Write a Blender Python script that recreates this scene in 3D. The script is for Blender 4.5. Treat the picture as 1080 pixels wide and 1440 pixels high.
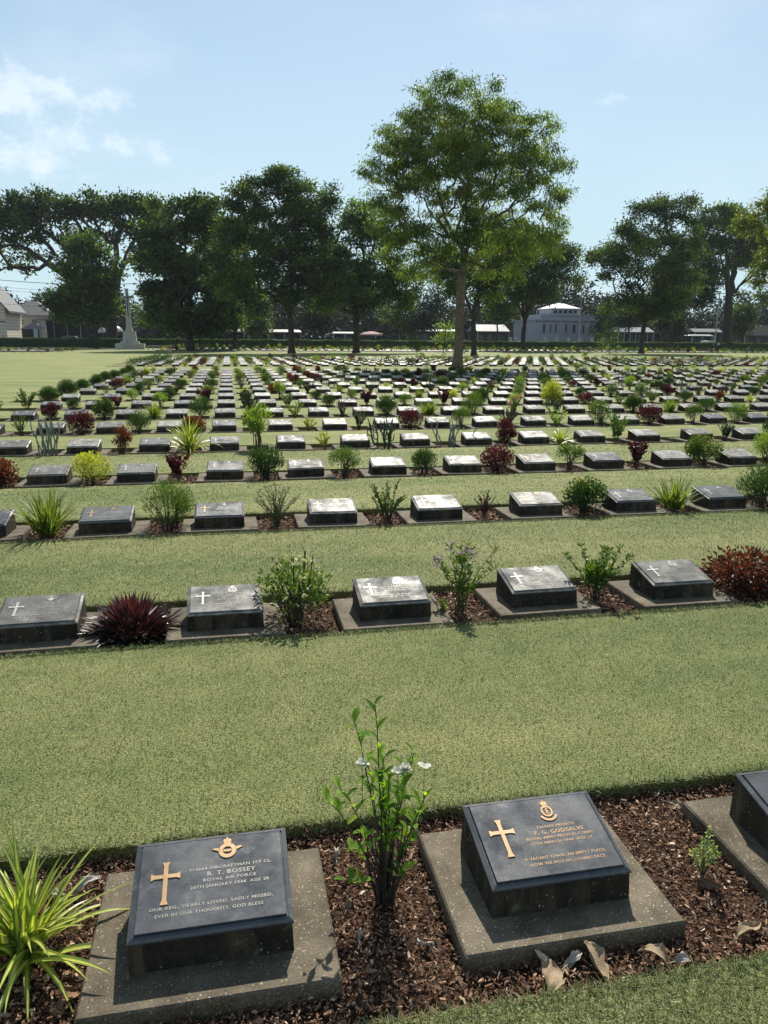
import bpy, bmesh, math, random
import numpy as np
from mathutils import Vector, Matrix
for o in list(bpy.data.objects): bpy.data.objects.remove(o)
S = bpy.context.scene
C = S.collection
R = math.radians
rng = np.random.default_rng(7)
random.seed(7)

# ------------------------------------------------------------ camera
FP, PI_, YA, RO, CX, H = 1054.93, 0.225922, 0.2024, 0.00721854, 0.290072, 1.5
cp, sp, cy, sy = math.cos(PI_), math.sin(PI_), math.cos(YA), math.sin(YA)
fwd = np.array([sy*cp, cy*cp, -sp]); rt = np.array([cy, -sy, 0.0]); up = np.cross(rt, fwd)
c_, s_ = math.cos(RO), math.sin(RO)
rt2 = c_*rt+s_*up; up2 = -s_*rt+c_*up
cam = bpy.data.objects.new('camera', bpy.data.cameras.new('camera')); C.objects.link(cam)
m = Matrix.Identity(4)
for i in range(3):
    m[i][0], m[i][1], m[i][2] = rt2[i], up2[i], -fwd[i]
m[0][3], m[1][3], m[2][3] = CX, 0, H
cam.matrix_world = m
cam.data.sensor_fit = 'HORIZONTAL'; cam.data.sensor_width = 36; cam.data.lens = 36*FP/1080
cam.data.clip_start = 0.05; cam.data.clip_end = 6000
S.camera = cam
S.render.resolution_x = 768; S.render.resolution_y = 1024

def at(x, y, Y):
    """point at depth Y (world y) seen at photo position x, y"""
    d = fwd+rt2*(x-540)/FP-up2*(y-720)/FP
    return np.array([CX, 0, H])+Y/d[1]*d
def proj(p):
    d = np.array(p)-np.array([CX, 0, H]); z = d@fwd
    return 540+FP*(d@rt2)/z, 720-FP*(d@up2)/z

# ------------------------------------------------------------ light
SUN_EL, SUN_AZ = 45.0, 17.0        # azimuth from +Y towards +X
S.view_settings.view_transform = 'Standard'; S.view_settings.look = 'None'
S.view_settings.exposure = 0.5; S.view_settings.gamma = 1; S.view_settings.use_curve_mapping = False
w = bpy.data.worlds.new('World'); S.world = w; w.use_nodes = True
nt = w.node_tree; nt.nodes.clear()
def N(nt, t, **kw):
    n = nt.nodes.new(t)
    for k, v in kw.items(): setattr(n, k, v)
    return n
wo = N(nt, 'ShaderNodeOutputWorld'); bg = N(nt, 'ShaderNodeBackground'); bg.inputs[1].default_value = 0.085
sk = N(nt, 'ShaderNodeTexSky', sky_type='NISHITA', sun_disc=False, sun_elevation=R(SUN_EL), sun_rotation=R(SUN_AZ))
sk.air_density = 1.0; sk.dust_density = 0.3; sk.ozone_density = 1.2
L = nt.links.new
# clouds: two banks low in the sky, shaped by noise on the view direction
tc = N(nt, 'ShaderNodeTexCoord')
def cloud(px, py, r0, r1, sx, sy_):
    d = at(px, py, 100)-np.array([CX, 0, H]); d /= np.linalg.norm(d)
    mp = N(nt, 'ShaderNodeMapping', vector_type='POINT')
    mp.inputs['Location'].default_value = tuple(-d)
    L(tc.outputs['Generated'], mp.inputs[0])
    sc = N(nt, 'ShaderNodeMapping'); sc.inputs['Scale'].default_value = (1/sx, 1/sx, 1/sy_)
    L(mp.outputs[0], sc.inputs[0])
    ln = N(nt, 'ShaderNodeVectorMath', operation='LENGTH'); L(sc.outputs[0], ln.inputs[0])
    mr = N(nt, 'ShaderNodeMapRange'); mr.inputs[1].default_value = r1; mr.inputs[2].default_value = r0
    mr.inputs[3].default_value = 0; mr.inputs[4].default_value = 1
    L(ln.outputs['Value'], mr.inputs[0])
    return mr.outputs[0]
nz = N(nt, 'ShaderNodeTexNoise'); nz.inputs['Scale'].default_value = 17; nz.inputs['Detail'].default_value = 12; nz.inputs['Roughness'].default_value = 0.72; nz.inputs['Distortion'].default_value = .1
mpn = N(nt, 'ShaderNodeMapping'); mpn.inputs['Scale'].default_value = (1, 1, 1.6); L(tc.outputs['Generated'], mpn.inputs[0]); L(mpn.outputs[0], nz.inputs[0])
def addm(a, b, op='ADD'):
    n = N(nt, 'ShaderNodeMath', operation=op)
    for i, v in enumerate((a, b)):
        if isinstance(v, (int, float)): n.inputs[i].default_value = v
        else: L(v, n.inputs[i])
    return n.outputs[0]
banks = None
for px, py, r0, r1, sx, sz, k in ((0, 130, .3, 1.2, .10, .05, 1), (70, 128, .3, 1.2, .07, .04, .95), (140, 140, .2, 1.2, .06, .025, .85), (30, 195, .3, 1.3, .13, .06, .8), (170, 205, .3, 1.2, .05, .025, .9), (220, 215, .2, 1.2, .05, .03, .95), (150, 250, .1, 1.3, .16, .06, .6), (852, 142, .0, 1.6, .03, .014, .62), (30, 290, .1, 1.3, .22, .08, .6)):
    b = addm(cloud(px, py, r0, r1, sx, sz), k, 'MULTIPLY')
    banks = b if banks is None else addm(banks, b, 'MAXIMUM')
s1 = addm(addm(banks, 0.42, 'MULTIPLY'), nz.outputs['Fac'], 'ADD')
cr = N(nt, 'ShaderNodeMapRange', interpolation_type='SMOOTHSTEP'); cr.inputs[1].default_value = .70; cr.inputs[2].default_value = 1.0; L(s1, cr.inputs[0])
nz2 = N(nt, 'ShaderNodeTexNoise'); nz2.inputs['Scale'].default_value = 3.2; nz2.inputs['Detail'].default_value = 5
mp2 = N(nt, 'ShaderNodeMapping'); mp2.inputs['Scale'].default_value = (1, 1, 3); L(tc.outputs['Generated'], mp2.inputs[0]); L(mp2.outputs[0], nz2.inputs[0])
thin = N(nt, 'ShaderNodeMapRange', interpolation_type='SMOOTHSTEP'); thin.inputs[1].default_value = 0.5; thin.inputs[2].default_value = 0.85; thin.inputs[4].default_value = 0.3; L(nz2.outputs['Fac'], thin.inputs[0])
cf = addm(addm(cr.outputs[0], 0.62, 'MULTIPLY'), thin.outputs[0], 'MAXIMUM')
mx = N(nt, 'ShaderNodeMix', data_type='RGBA'); L(cf, mx.inputs[0]); L(sk.outputs[0], mx.inputs[6]); mx.inputs[7].default_value = (8.2, 8.9, 9.6, 1)
# pale band of humid air low over the horizon
sx3 = N(nt, 'ShaderNodeSeparateXYZ'); L(tc.outputs['Generated'], sx3.inputs[0])
hz = N(nt, 'ShaderNodeMapRange', interpolation_type='SMOOTHSTEP'); hz.inputs[1].default_value = 0.5; hz.inputs[2].default_value = 0.02; hz.inputs[3].default_value = 0.22; hz.inputs[4].default_value = 0.95; L(sx3.outputs[2], hz.inputs[0])
mh = N(nt, 'ShaderNodeMix', data_type='RGBA'); L(hz.outputs[0], mh.inputs[0]); L(sk.outputs[0], mh.inputs[6]); mh.inputs[7].default_value = (5.0, 6.75, 7.5, 1)
L(mh.outputs[2], mx.inputs[6])
L(mx.outputs[2], bg.inputs[0]); L(bg.outputs[0], wo.inputs[0])

sun = bpy.data.objects.new('sun', bpy.data.lights.new('sun', 'SUN')); C.objects.link(sun)
sun.data.energy = 5.0; sun.data.angle = R(0.53); sun.data.color = (1.0, 0.94, 0.82)
sd = Vector((math.sin(R(SUN_AZ))*math.cos(R(SUN_EL)), math.cos(R(SUN_AZ))*math.cos(R(SUN_EL)), math.sin(R(SUN_EL))))
sun.rotation_euler = sd.to_track_quat('Z', 'Y').to_euler()

# ------------------------------------------------------------ helpers: objects and tags
def tag(o, label=None, cat=None, group=None, kind=None):
    for k, v in (('label', label), ('category', cat), ('group', group), ('kind', kind)):
        if v: o[k] = v
    return o
def empty(name, loc, rz=0):
    o = bpy.data.objects.new(name, None); C.objects.link(o); o.location = tuple(float(v) for v in loc); o.rotation_euler = (0, 0, rz)
    o.empty_display_size = 0.1
    return o
def link(name, me, parent=None, loc=(0, 0, 0)):
    o = bpy.data.objects.new(name, me); C.objects.link(o); o.location = loc
    if parent: o.parent = parent
    return o
def copy_tree(o, parent=None):
    kids = list(o.children)
    c = o.copy(); C.objects.link(c); c.parent = parent
    for ch in kids: copy_tree(ch, c)
    return c

def qmesh(name, V, Q, mats, rnd=None, mi=None, smooth=False):
    """mesh of quads (last index repeated = triangle not allowed)"""
    V = np.asarray(V, np.float32).reshape(-1, 3); Q = np.asarray(Q, np.int32).reshape(-1, 4)
    me = bpy.data.meshes.new(name)
    me.vertices.add(len(V)); me.vertices.foreach_set('co', V.ravel())
    me.loops.add(len(Q)*4); me.loops.foreach_set('vertex_index', Q.ravel())
    me.polygons.add(len(Q)); me.polygons.foreach_set('loop_start', np.arange(len(Q), dtype=np.int32)*4)
    me.polygons.foreach_set('use_smooth', np.full(len(Q), bool(smooth)))
    if not isinstance(mats, (list, tuple)): mats = [mats]
    for m_ in mats: me.materials.append(m_)
    if mi is not None: me.polygons.foreach_set('material_index', np.asarray(mi, np.int32))
    if rnd is not None:
        a = me.attributes.new('rnd', 'FLOAT', 'POINT'); a.data.foreach_set('value', np.asarray(rnd, np.float32))
    me.update(calc_edges=True)
    return me

class MB:
    """collects quads; optional per-vertex value 'rnd' and material index"""
    def __init__(s): s.V = []; s.Q = []; s.r = []; s.m = []; s.n = 0
    def add(s, V, Q, rnd=0.5, mi=0):
        V = np.asarray(V, float).reshape(-1, 3); Q = np.asarray(Q, int).reshape(-1, 4)
        s.V.append(V); s.Q.append(Q+s.n); s.n += len(V)
        s.r.append(np.broadcast_to(np.asarray(rnd, float), (len(V),)) if np.ndim(rnd) < 1 else np.asarray(rnd, float))
        s.m.append(np.full(len(Q), mi)); return s
    def box(s, x0, x1, y0, y1, z0, z1, rnd=.5, mi=0, skip=''):
        V = [(x, y, z) for z in (z0, z1) for y in (y0, y1) for x in (x0, x1)]
        Q = {'b': (0, 2, 3, 1), 't': (4, 5, 7, 6), 'f': (0, 1, 5, 4), 'k': (2, 6, 7, 3), 'l': (0, 4, 6, 2), 'r': (1, 3, 7, 5)}
        return s.add(V, [q for k, q in Q.items() if k not in skip], rnd, mi)
    def hexa(s, bot, top, rnd=.5, mi=0):
        """bottom and top loops of four points"""
        V = list(bot)+list(top)
        return s.add(V, [(3, 2, 1, 0), (4, 5, 6, 7)]+[(i, (i+1) % 4, 4+(i+1) % 4, 4+i) for i in range(4)], rnd, mi)
    def loft(s, rings, rnd=.5, mi=0, closed=True, cap=True):
        n = len(rings[0]); V = [p for r_ in rings for p in r_]; Q = []
        for k in range(len(rings)-1):
            for i in range(n if closed else n-1):
                j = (i+1) % n; Q.append((k*n+i, k*n+j, (k+1)*n+j, (k+1)*n+i))
        if cap and n % 2 == 0:
            for b, fl in ((0, True), ((len(rings)-1)*n, False)):
                for i in range(1, n-2, 2):
                    q = (b, b+i, b+i+1, b+i+2); Q.append(q[::-1] if fl else q)
        return s.add(V, Q, rnd, mi)
    def tube(s, pts, rad, n=6, rnd=.5, mi=0):
        pts = np.asarray(pts, float); rad = np.broadcast_to(np.asarray(rad, float), (len(pts),))
        T = np.gradient(pts, axis=0); T /= np.linalg.norm(T, axis=1)[:, None]+1e-9
        ref = np.array([1., 0, 0]) if abs(T[0][0]) < .8 else np.array([0, 1., 0])
        rings = []
        for p, t, r_ in zip(pts, T, rad):
            u = np.cross(t, ref); u /= np.linalg.norm(u)+1e-9; v = np.cross(t, u)
            rings.append([p+r_*(math.cos(2*math.pi*i/n)*u+math.sin(2*math.pi*i/n)*v) for i in range(n)])
        return s.loft(rings, rnd, mi, cap=(n % 2 == 0))
    def xf(s, M4):
        M4 = np.asarray(M4)
        s.V = [v@M4[:3, :3].T+M4[:3, 3] for v in s.V]; return s
    def mesh(s, name, mats, smooth=False):
        return qmesh(name, np.concatenate(s.V), np.concatenate(s.Q), mats, np.concatenate(s.r), np.concatenate(s.m), smooth)
    def build(s, name, mats, parent=None, loc=(0, 0, 0), smooth=False):
        return link(name, s.mesh(name, mats, smooth), parent, loc)
    def merge(s, o, mi=0):
        for V, Q, r_, m_ in zip(o.V, o.Q, o.r, o.m): 
            off = Q.min() if len(Q) else 0
            s.V.append(V); s.r.append(r_); s.m.append(np.full(len(Q), mi))
            s.Q.append(Q)
        base = s.n
        k = len(o.V)
        for j in range(k): s.Q[-k+j] = s.Q[-k+j]+base
        s.n += o.n; return s

# ------------------------------------------------------------ materials
def mat(name, rough=0.6, spec=0.5, metal=0.0):
    m_ = bpy.data.materials.new(name); m_.use_nodes = True; t = m_.node_tree
    b = t.nodes['Principled BSDF']; b.inputs['Roughness'].default_value = rough; b.inputs['Metallic'].default_value = metal
    b.inputs['Specular IOR Level'].default_value = spec
    return m_, t, b
def ramp(t, fac, stops, interp='LINEAR'):
    n = N(t, 'ShaderNodeValToRGB'); n.color_ramp.interpolation = interp
    e = n.color_ramp.elements
    while len(e) > 1: e.remove(e[-1])
    e[0].position = stops[0][0]; e[0].color = (*stops[0][1], 1)
    for p, c in stops[1:]:
        x = e.new(p); x.color = (*c, 1)
    t.links.new(fac, n.inputs[0]); return n.outputs[0]
def noise(t, scale, detail=4, rough=.5, coord='Object', vec=None, dist=0):
    n = N(t, 'ShaderNodeTexNoise'); n.inputs['Scale'].default_value = scale; n.inputs['Detail'].default_value = detail
    n.inputs['Roughness'].default_value = rough; n.inputs['Distortion'].default_value = dist
    if vec is None: vec = N(t, 'ShaderNodeTexCoord').outputs[coord]
    t.links.new(vec, n.inputs['Vector']); return n.outputs['Fac']
def mixc(t, f, a, b, bt='MIX'):
    n = N(t, 'ShaderNodeMix', data_type='RGBA', blend_type=bt)
    for i, v in ((0, f), (6, a), (7, b)):
        if isinstance(v, (int, float)): n.inputs[i].default_value = v
        elif isinstance(v, tuple): n.inputs[i].default_value = (*v, 1)
        else: t.links.new(v, n.inputs[i])
    return n.outputs[2]
def bump(t, h, b, strength=.4, dist=.01):
    n = N(t, 'ShaderNodeBump'); n.inputs['Strength'].default_value = strength; n.inputs['Distance'].default_value = dist
    t.links.new(h, n.inputs['Height']); t.links.new(n.outputs[0], b.inputs['Normal']); return n
def plain(name, col, rough=.6, spec=.4, var=.25, scale=3, metal=0, bmp=0):
    m_, t, b = mat(name, rough, spec, metal)
    f = noise(t, scale, 5, .6)
    c = ramp(t, f, [(.25, tuple(v*(1-var) for v in col)), (.75, tuple(min(1, v*(1+var)) for v in col))])
    t.links.new(c, b.inputs['Base Color'])
    if bmp: bump(t, noise(t, scale*8, 4), b, bmp, .01)
    return m_
def leafmat(name, stops, trans=.45, rough=.45, spec=.35, tcol=None):
    """colour from the per-leaf attribute; light passes through the leaf"""
    m_, t, b = mat(name, rough, spec)
    a = N(t, 'ShaderNodeAttribute', attribute_name='rnd')
    oi = N(t, 'ShaderNodeObjectInfo')
    c = ramp(t, a.outputs['Fac'], stops)
    hs = N(t, 'ShaderNodeHueSaturation'); t.links.new(c, hs.inputs['Color'])
    mr = N(t, 'ShaderNodeMapRange'); mr.inputs[3].default_value = .78; mr.inputs[4].default_value = 1.2; t.links.new(oi.outputs['Random'], mr.inputs[0]); t.links.new(mr.outputs[0], hs.inputs['Value'])
    t.links.new(hs.outputs[0], b.inputs['Base Color'])
    tr = N(t, 'ShaderNodeBsdfTranslucent'); 
    g = N(t, 'ShaderNodeMix', data_type='RGBA', blend_type='MULTIPLY'); g.inputs[0].default_value = 1; t.links.new(hs.outputs[0], g.inputs[6]); g.inputs[7].default_value = (*(tcol or (1.5, 1.6, .6)), 1)
    t.links.new(g.outputs[2], tr.inputs[0])
    ms = N(t, 'ShaderNodeMixShader'); ms.inputs[0].default_value = trans
    t.links.new(b.outputs[0], ms.inputs[1]); t.links.new(tr.outputs[0], ms.inputs[2])
    t.links.new(ms.outputs[0], t.nodes['Material Output'].inputs['Surface'])
    return m_
G = dict(
 dark=leafmat('dark_leaf', [(0, (.018, .04, .014)), (.6, (.035, .075, .02)), (1, (.075, .13, .03))], .3),
 tree=leafmat('tree_leaf', [(0, (.018, .042, .02)), (.4, (.045, .085, .027)), (.7, (.10, .155, .034)), (1, (.2, .26, .045))], .4, .5, .25),  # bright stops paint sunlit tufts, dark stops the shaded foliage
 wood=leafmat('wood_leaf', [(0, (.012, .024, .016)), (.6, (.028, .045, .024)), (1, (.06, .08, .035))], .12, .6, .2),
 main=leafmat('main_leaf', [(0, (.048, .08, .026)), (.5, (.105, .15, .04)), (1, (.25, .30, .07))], .48, .45, .3),
 yell=leafmat('yellow_leaf', [(0, (.07, .1, .02)), (1, (.17, .19, .03))], .4),
 mid=leafmat('mid_leaf', [(0, (.04, .075, .018)), (1, (.11, .17, .035))], .4),
 light=leafmat('light_leaf', [(0, (.10, .17, .03)), (1, (.26, .34, .06))], .45),
 lime=leafmat('lime_leaf', [(0, (.2, .24, .03)), (1, (.5, .48, .08))], .4),
 red=leafmat('red_leaf', [(0, (.03, .014, .016)), (.6, (.075, .02, .027)), (1, (.18, .06, .06))], .3, tcol=(1.5, .7, .6)),
 rust=leafmat('rust_leaf', [(0, (.035, .028, .018)), (.55, (.10, .045, .026)), (1, (.27, .11, .05))], .4, tcol=(1.6, .8, .5)),
 rosette=leafmat('rosette_leaf', [(0, (.016, .02, .016)), (.4, (.05, .028, .028)), (.75, (.085, .035, .04)), (1, (.2, .06, .05))], .15, .35, .5, tcol=(1.6, .7, .6)),
 spider=leafmat('striped_leaf', [(0, (.62, .60, .14)), (.42, (.55, .57, .12)), (.58, (.16, .25, .035)), (.88, (.13, .21, .03)), (1, (.3, .36, .08))], .35, .35, .5, tcol=(1.2, 1.25, .5)),
 strap=leafmat('strap_leaf', [(0, (.10, .15, .03)), (1, (.22, .27, .06))], .4),
 silver=leafmat('silver_stem', [(0, (.10, .12, .10)), (1, (.22, .24, .2))], 0, .6),
 cactus=leafmat('cactus_stem', [(0, (.02, .035, .018)), (1, (.05, .07, .035))], 0, .5),
 grey2=leafmat('grey_green_leaf', [(0, (.07, .09, .06)), (1, (.2, .22, .17))], .2),
 stem=leafmat('brown_stem', [(0, (.04, .03, .022)), (1, (.10, .08, .06))], 0, .8, .2),
 gstem=leafmat('green_stem', [(0, (.06, .08, .03)), (1, (.12, .13, .06))], 0, .6, .3),
 white=leafmat('white_petal', [(0, (.7, .7, .62)), (1, (.85, .85, .8))], .35, .5, .3, tcol=(1, 1, .95)),
 cream=leafmat('cream_petal', [(0, (.5, .5, .22)), (1, (.75, .74, .42))], .3, .5, .3, tcol=(1, 1, .8)),
 yflow=leafmat('yellow_petal', [(0, (.55, .48, .05)), (1, (.8, .7, .12))], .3, tcol=(1, 1, .6)),
 pink=leafmat('pink_petal', [(0, (.45, .25, .42)), (1, (.62, .42, .58))], .3, tcol=(1, .9, 1)),
 rflow=leafmat('red_petal', [(0, (.5, .06, .12)), (1, (.65, .12, .18))], .3, tcol=(1, .6, .6)),
)
# turf
def turf_colour(t, fine=True):
    tcn = N(t, 'ShaderNodeTexCoord').outputs['Object']
    mpx = N(t, 'ShaderNodeMapping'); mpx.inputs['Scale'].default_value = (.3, 1.25, 1); t.links.new(tcn, mpx.inputs[0])
    big = noise(t, .9, 5, .6, vec=mpx.outputs[0]); med = noise(t, 5, 5, .6, vec=tcn)
    c1 = ramp(t, big, [(.36, (.098, .143, .042)), (.64, (.295, .288, .122))])
    c2 = ramp(t, med, [(.3, (.115, .158, .046)), (.72, (.28, .272, .118))])
    c = mixc(t, .5, c1, c2)
    if fine:
        f = noise(t, 130, 3, .7, vec=tcn); f2 = noise(t, 480, 2, .6, vec=tcn)
        c = mixc(t, 1.0, c, ramp(t, f, [(.34, (.3, .33, .28)), (.5, (.95, .95, .93)), (.68, (1.75, 1.7, 1.65))]), 'MULTIPLY')
        return c, f, f2
    return c, med, med
mm, t, b = mat('lawn_turf', .85, .15)
c, f, f2 = turf_colour(t)
t.links.new(c, b.inputs['Base Color']); bump(t, f, b, .9, .012); LAWN = mm
mm, t, b = mat('grass_blade', .55, .25)
a = N(t, 'ShaderNodeAttribute', attribute_name='rnd')
bc = ramp(t, a.outputs['Fac'], [(0, (.035, .055, .015)), (.3, (.105, .15, .036)), (.65, (.22, .24, .085)), (.88, (.42, .4, .2)), (1, (.7, .65, .4))])
tcn = N(t, 'ShaderNodeTexCoord').outputs['Object']
mpx = N(t, 'ShaderNodeMapping'); mpx.inputs['Scale'].default_value = (.3, 1.25, 1); t.links.new(tcn, mpx.inputs[0])
bc = mixc(t, .42, bc, ramp(t, noise(t, .9, 5, .6, vec=mpx.outputs[0]), [(.36, (.115, .172, .045)), (.64, (.35, .335, .158))]))
t.links.new(bc, b.inputs['Base Color'])
tr = N(t, 'ShaderNodeBsdfTranslucent'); t.links.new(bc, tr.inputs[0]); ms = N(t, 'ShaderNodeMixShader'); ms.inputs[0].default_value = .2
t.links.new(b.outputs[0], ms.inputs[1]); t.links.new(tr.outputs[0], ms.inputs[2]); t.links.new(ms.outputs[0], t.nodes['Material Output'].inputs['Surface'])
BLADE = mm
mm, t, b = mat('mulch_soil', .95, .1)
tcn = N(t, 'ShaderNodeTexCoord').outputs['Object']
v = N(t, 'ShaderNodeTexVoronoi'); v.inputs['Scale'].default_value = 70; t.links.new(tcn, v.inputs['Vector'])
c = ramp(t, v.outputs['Color'], [(0, (.016, .010, .007)), (.5, (.05, .028, .018)), (.85, (.11, .065, .04)), (1, (.24, .17, .11))])
c = mixc(t, .4, c, ramp(t, noise(t, 4, 4, vec=tcn), [(.3, (.02, .013, .009)), (.7, (.09, .05, .03))]))
t.links.new(c, b.inputs['Base Color']); bump(t, v.outputs['Distance'], b, .8, .012); SOIL = mm
mm, t, b = mat('bark_chip', .85, .2)
a = N(t, 'ShaderNodeAttribute', attribute_name='rnd')
c = ramp(t, a.outputs['Fac'], [(0, (.03, .018, .012)), (.28, (.11, .055, .034)), (.58, (.26, .145, .09)), (.82, (.44, .3, .2)), (1, (.72, .62, .48))])
t.links.new(c, b.inputs['Base Color']); CHIP = mm
# stone / concrete
def concrete(name, c0, c1, speck, streak=0):
    m_, t, b = mat(name, .85, .25)
    tcn = N(t, 'ShaderNodeTexCoord').outputs['Object']
    oi = N(t, 'ShaderNodeObjectInfo')
    ad = N(t, 'ShaderNodeVectorMath', operation='ADD'); t.links.new(tcn, ad.inputs[0])
    mu = N(t, 'ShaderNodeVectorMath', operation='SCALE'); mu.inputs['Scale'].default_value = 37.0
    cb = N(t, 'ShaderNodeCombineXYZ'); t.links.new(oi.outputs['Random'], cb.inputs[0]); t.links.new(oi.outputs['Random'], cb.inputs[1])
    t.links.new(cb.outputs[0], mu.inputs[0]); t.links.new(mu.outputs[0], ad.inputs[1]); vec = ad.outputs[0]
    c = ramp(t, noise(t, 7, 6, .65, vec=vec), [(.3, c0), (.72, c1)])
    v = N(t, 'ShaderNodeTexVoronoi'); v.inputs['Scale'].default_value = 190; t.links.new(vec, v.inputs['Vector'])
    sp_ = N(t, 'ShaderNodeSeparateColor'); t.links.new(v.outputs['Color'], sp_.inputs[0])
    k = N(t, 'ShaderNodeMath', operation='GREATER_THAN'); k.inputs[1].default_value = 1-speck; t.links.new(sp_.outputs[0], k.inputs[0])
    sm = N(t, 'ShaderNodeMath', operation='LESS_THAN'); sm.inputs[1].default_value = .42; t.links.new(v.outputs['Distance'], sm.inputs[0])
    km = N(t, 'ShaderNodeMath', operation='MULTIPLY'); t.links.new(k.outputs[0], km.inputs[0]); t.links.new(sm.outputs[0], km.inputs[1])
    sc = ramp(t, sp_.outputs[1], [(0, (.18, .15, .11)), (.6, (.32, .29, .23)), (1, (.46, .42, .34))])
    c = mixc(t, km.outputs[0], c, sc)
    c = mixc(t, 1.0, c, ramp(t, noise(t, 230, 3, .7, vec=vec), [(.34, (.55, .55, .55)), (.66, (1.45, 1.43, 1.38))]), 'MULTIPLY')
    c = mixc(t, .8, c, ramp(t, noise(t, 3.2, 6, .7, vec=vec), [(.36, (.5, .48, .44)), (.6, (1.1, 1.1, 1.1))]), 'MULTIPLY')
    if streak:
        mp = N(t, 'ShaderNodeMapping'); mp.inputs['Scale'].default_value = (14, 14, 3.5); t.links.new(vec, mp.inputs[0])
        c = mixc(t, ramp(t, noise(t, 1, 5, .65, vec=mp.outputs[0]), [(.5, (0, 0, 0)), (.72, (1, 1, 1))]), c, (.095, .07, .042))
        c = mixc(t, ramp(t, noise(t, 22, 4, .6, vec=vec), [(.62, (0, 0, 0)), (.7, (.7, .7, .7))]), c, (.13, .115, .085))
    t.links.new(c, b.inputs['Base Color'])
    bump(t, noise(t, 120, 4, .6, vec=vec), b, .5, .003)
    return m_
SLAB = concrete('aggregate_concrete', (.066, .055, .040), (.19, .158, .113), .13)
PED = concrete('stained_concrete', (.013, .011, .009), (.05, .04, .028), .02, 1)
def plaque_mat(name, c0, c1, rough, wear, wc):
    m_, t, b = mat(name, rough, .55, 0)
    tcn = N(t, 'ShaderNodeTexCoord').outputs['Object']; oi = N(t, 'ShaderNodeObjectInfo')
    cb = N(t, 'ShaderNodeCombineXYZ'); t.links.new(oi.outputs['Random'], cb.inputs[0])
    mu = N(t, 'ShaderNodeVectorMath', operation='SCALE'); mu.inputs['Scale'].default_value = 53.0; t.links.new(cb.outputs[0], mu.inputs[0])
    ad = N(t, 'ShaderNodeVectorMath', operation='ADD'); t.links.new(tcn, ad.inputs[0]); t.links.new(mu.outputs[0], ad.inputs[1]); vec = ad.outputs[0]
    c = ramp(t, noise(t, 9, 6, .6, vec=vec), [(.3, c0), (.7, c1)])
    n2 = noise(t, 11, 8, .72, vec=vec)
    wr = ramp(t, n2, [(1-wear, (0, 0, 0)), (min(.99, 1-wear+.13), (.8, .8, .8))])
    c = mixc(t, wr, c, wc)
    spk = ramp(t, noise(t, 160, 2, .6, vec=vec), [(.68, (0, 0, 0)), (.74, (.6, .6, .6))])
    c = mixc(t, spk, c, (.3, .3, .28))
    t.links.new(c, b.inputs['Base Color'])
    n3 = noise(t, 6, 7, .7, vec=vec)
    rr = N(t, 'ShaderNodeMapRange'); rr.inputs[1].default_value = .35; rr.inputs[2].default_value = .65; rr.inputs[3].default_value = rough-.06; rr.inputs[4].default_value = rough+.26; t.links.new(n3, rr.inputs[0]); t.links.new(rr.outputs[0], b.inputs['Roughness'])
    ss = N(t, 'ShaderNodeMapRange'); ss.inputs[1].default_value = .38; ss.inputs[2].default_value = .62; ss.inputs[3].default_value = .42; ss.inputs[4].default_value = .16; t.links.new(n3, ss.inputs[0]); t.links.new(ss.outputs[0], b.inputs['Specular IOR Level'])
    bump(t, noise(t, 60, 5, .6, vec=vec), b, .25, .002)
    return m_
PLQ = plaque_mat('slate_blue_plaque', (.036, .041, .050), (.070, .077, .090), .5, .42, (.15, .155, .16))
PLG = plaque_mat('grey_plaque', (.06, .061, .058), (.125, .123, .115), .52, .5, (.23, .22, .20))
PLS = plaque_mat('glare_pale_plaque', (.08, .078, .073), (.21, .205, .19), .5, .56, (.34, .33, .30))  # paler plate: sky and sun glare put into the base colour
GOLD = plain('worn_gilt', (.38, .235, .11), .45, .5, .25, 30, .25)
BRONZE = plain('dull_bronze_mark', (.34, .22, .12), .5, .4, .3, 40, .2)
LETT = plain('raised_letter', (.26, .25, .22), .5, .4, .3, 60, .2)
PALE = plain('pale_mark', (.42, .41, .37), .5, .4, .25, 60, .1)

# ------------------------------------------------------------ ground, lawn, mulch beds
SX, SY, Y0 = 0.9155, 2.219, 1.607
def front(r): return Y0+SY*r
NROW = 16
def bed(r):
    a = front(r)-.11-.05; 
    return (1.36 if r == 0 else a, front(r)+.513)
ZL, ZM = 0.0, -0.05
XL, XR = -4.85, 46.0
gm = MB(); gm.add([(-3000, -30, ZM-.006), (3000, -30, ZM-.006), (3000, 5000, ZM-.006), (-3000, 5000, ZM-.006)], [(0, 1, 2, 3)])
tag(gm.build('ground', SOIL), kind='structure')
def wob(x, seed, amp): return amp*(math.sin(x*9+seed)*.4+math.sin(x*23+seed*2.3)*.35+math.sin(x*61+seed*5)*.3)
lm = MB()
def strip(y0, y1, x0, x1, seed, amp, step):
    xs = np.arange(x0, x1+step, step); xs[-1] = x1
    rings = []
    for x in xs:
        e0 = y0+wob(x, seed, amp); e1 = y1+wob(x, seed+3, amp)
        rings.append([(x, e0, ZM-.004), (x, e0, ZL-.008), (x, e1, ZL-.008), (x, e1, ZM-.004)])
    lm.loft(rings, closed=False, cap=False)
for r in range(-1, NROW-1):
    y0 = -3 if r < 0 else bed(r)[1]; y1 = bed(r+1)[0]
    sl = .03 if r == -1 else 0
    if r < 3: strip(y0, y1, XL, 14, r*1.7, .010, .03); strip(y0, y1, 14.0, XR, r, 0, 4)
    else: strip(y0, y1, XL, XR, r, 0, 4)
lm.box(-400, XL, -3, 42.2, ZM-.004, ZL-.008)
lm.box(XR, 400, -3, 42.2, ZM-.004, ZL-.008)
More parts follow.
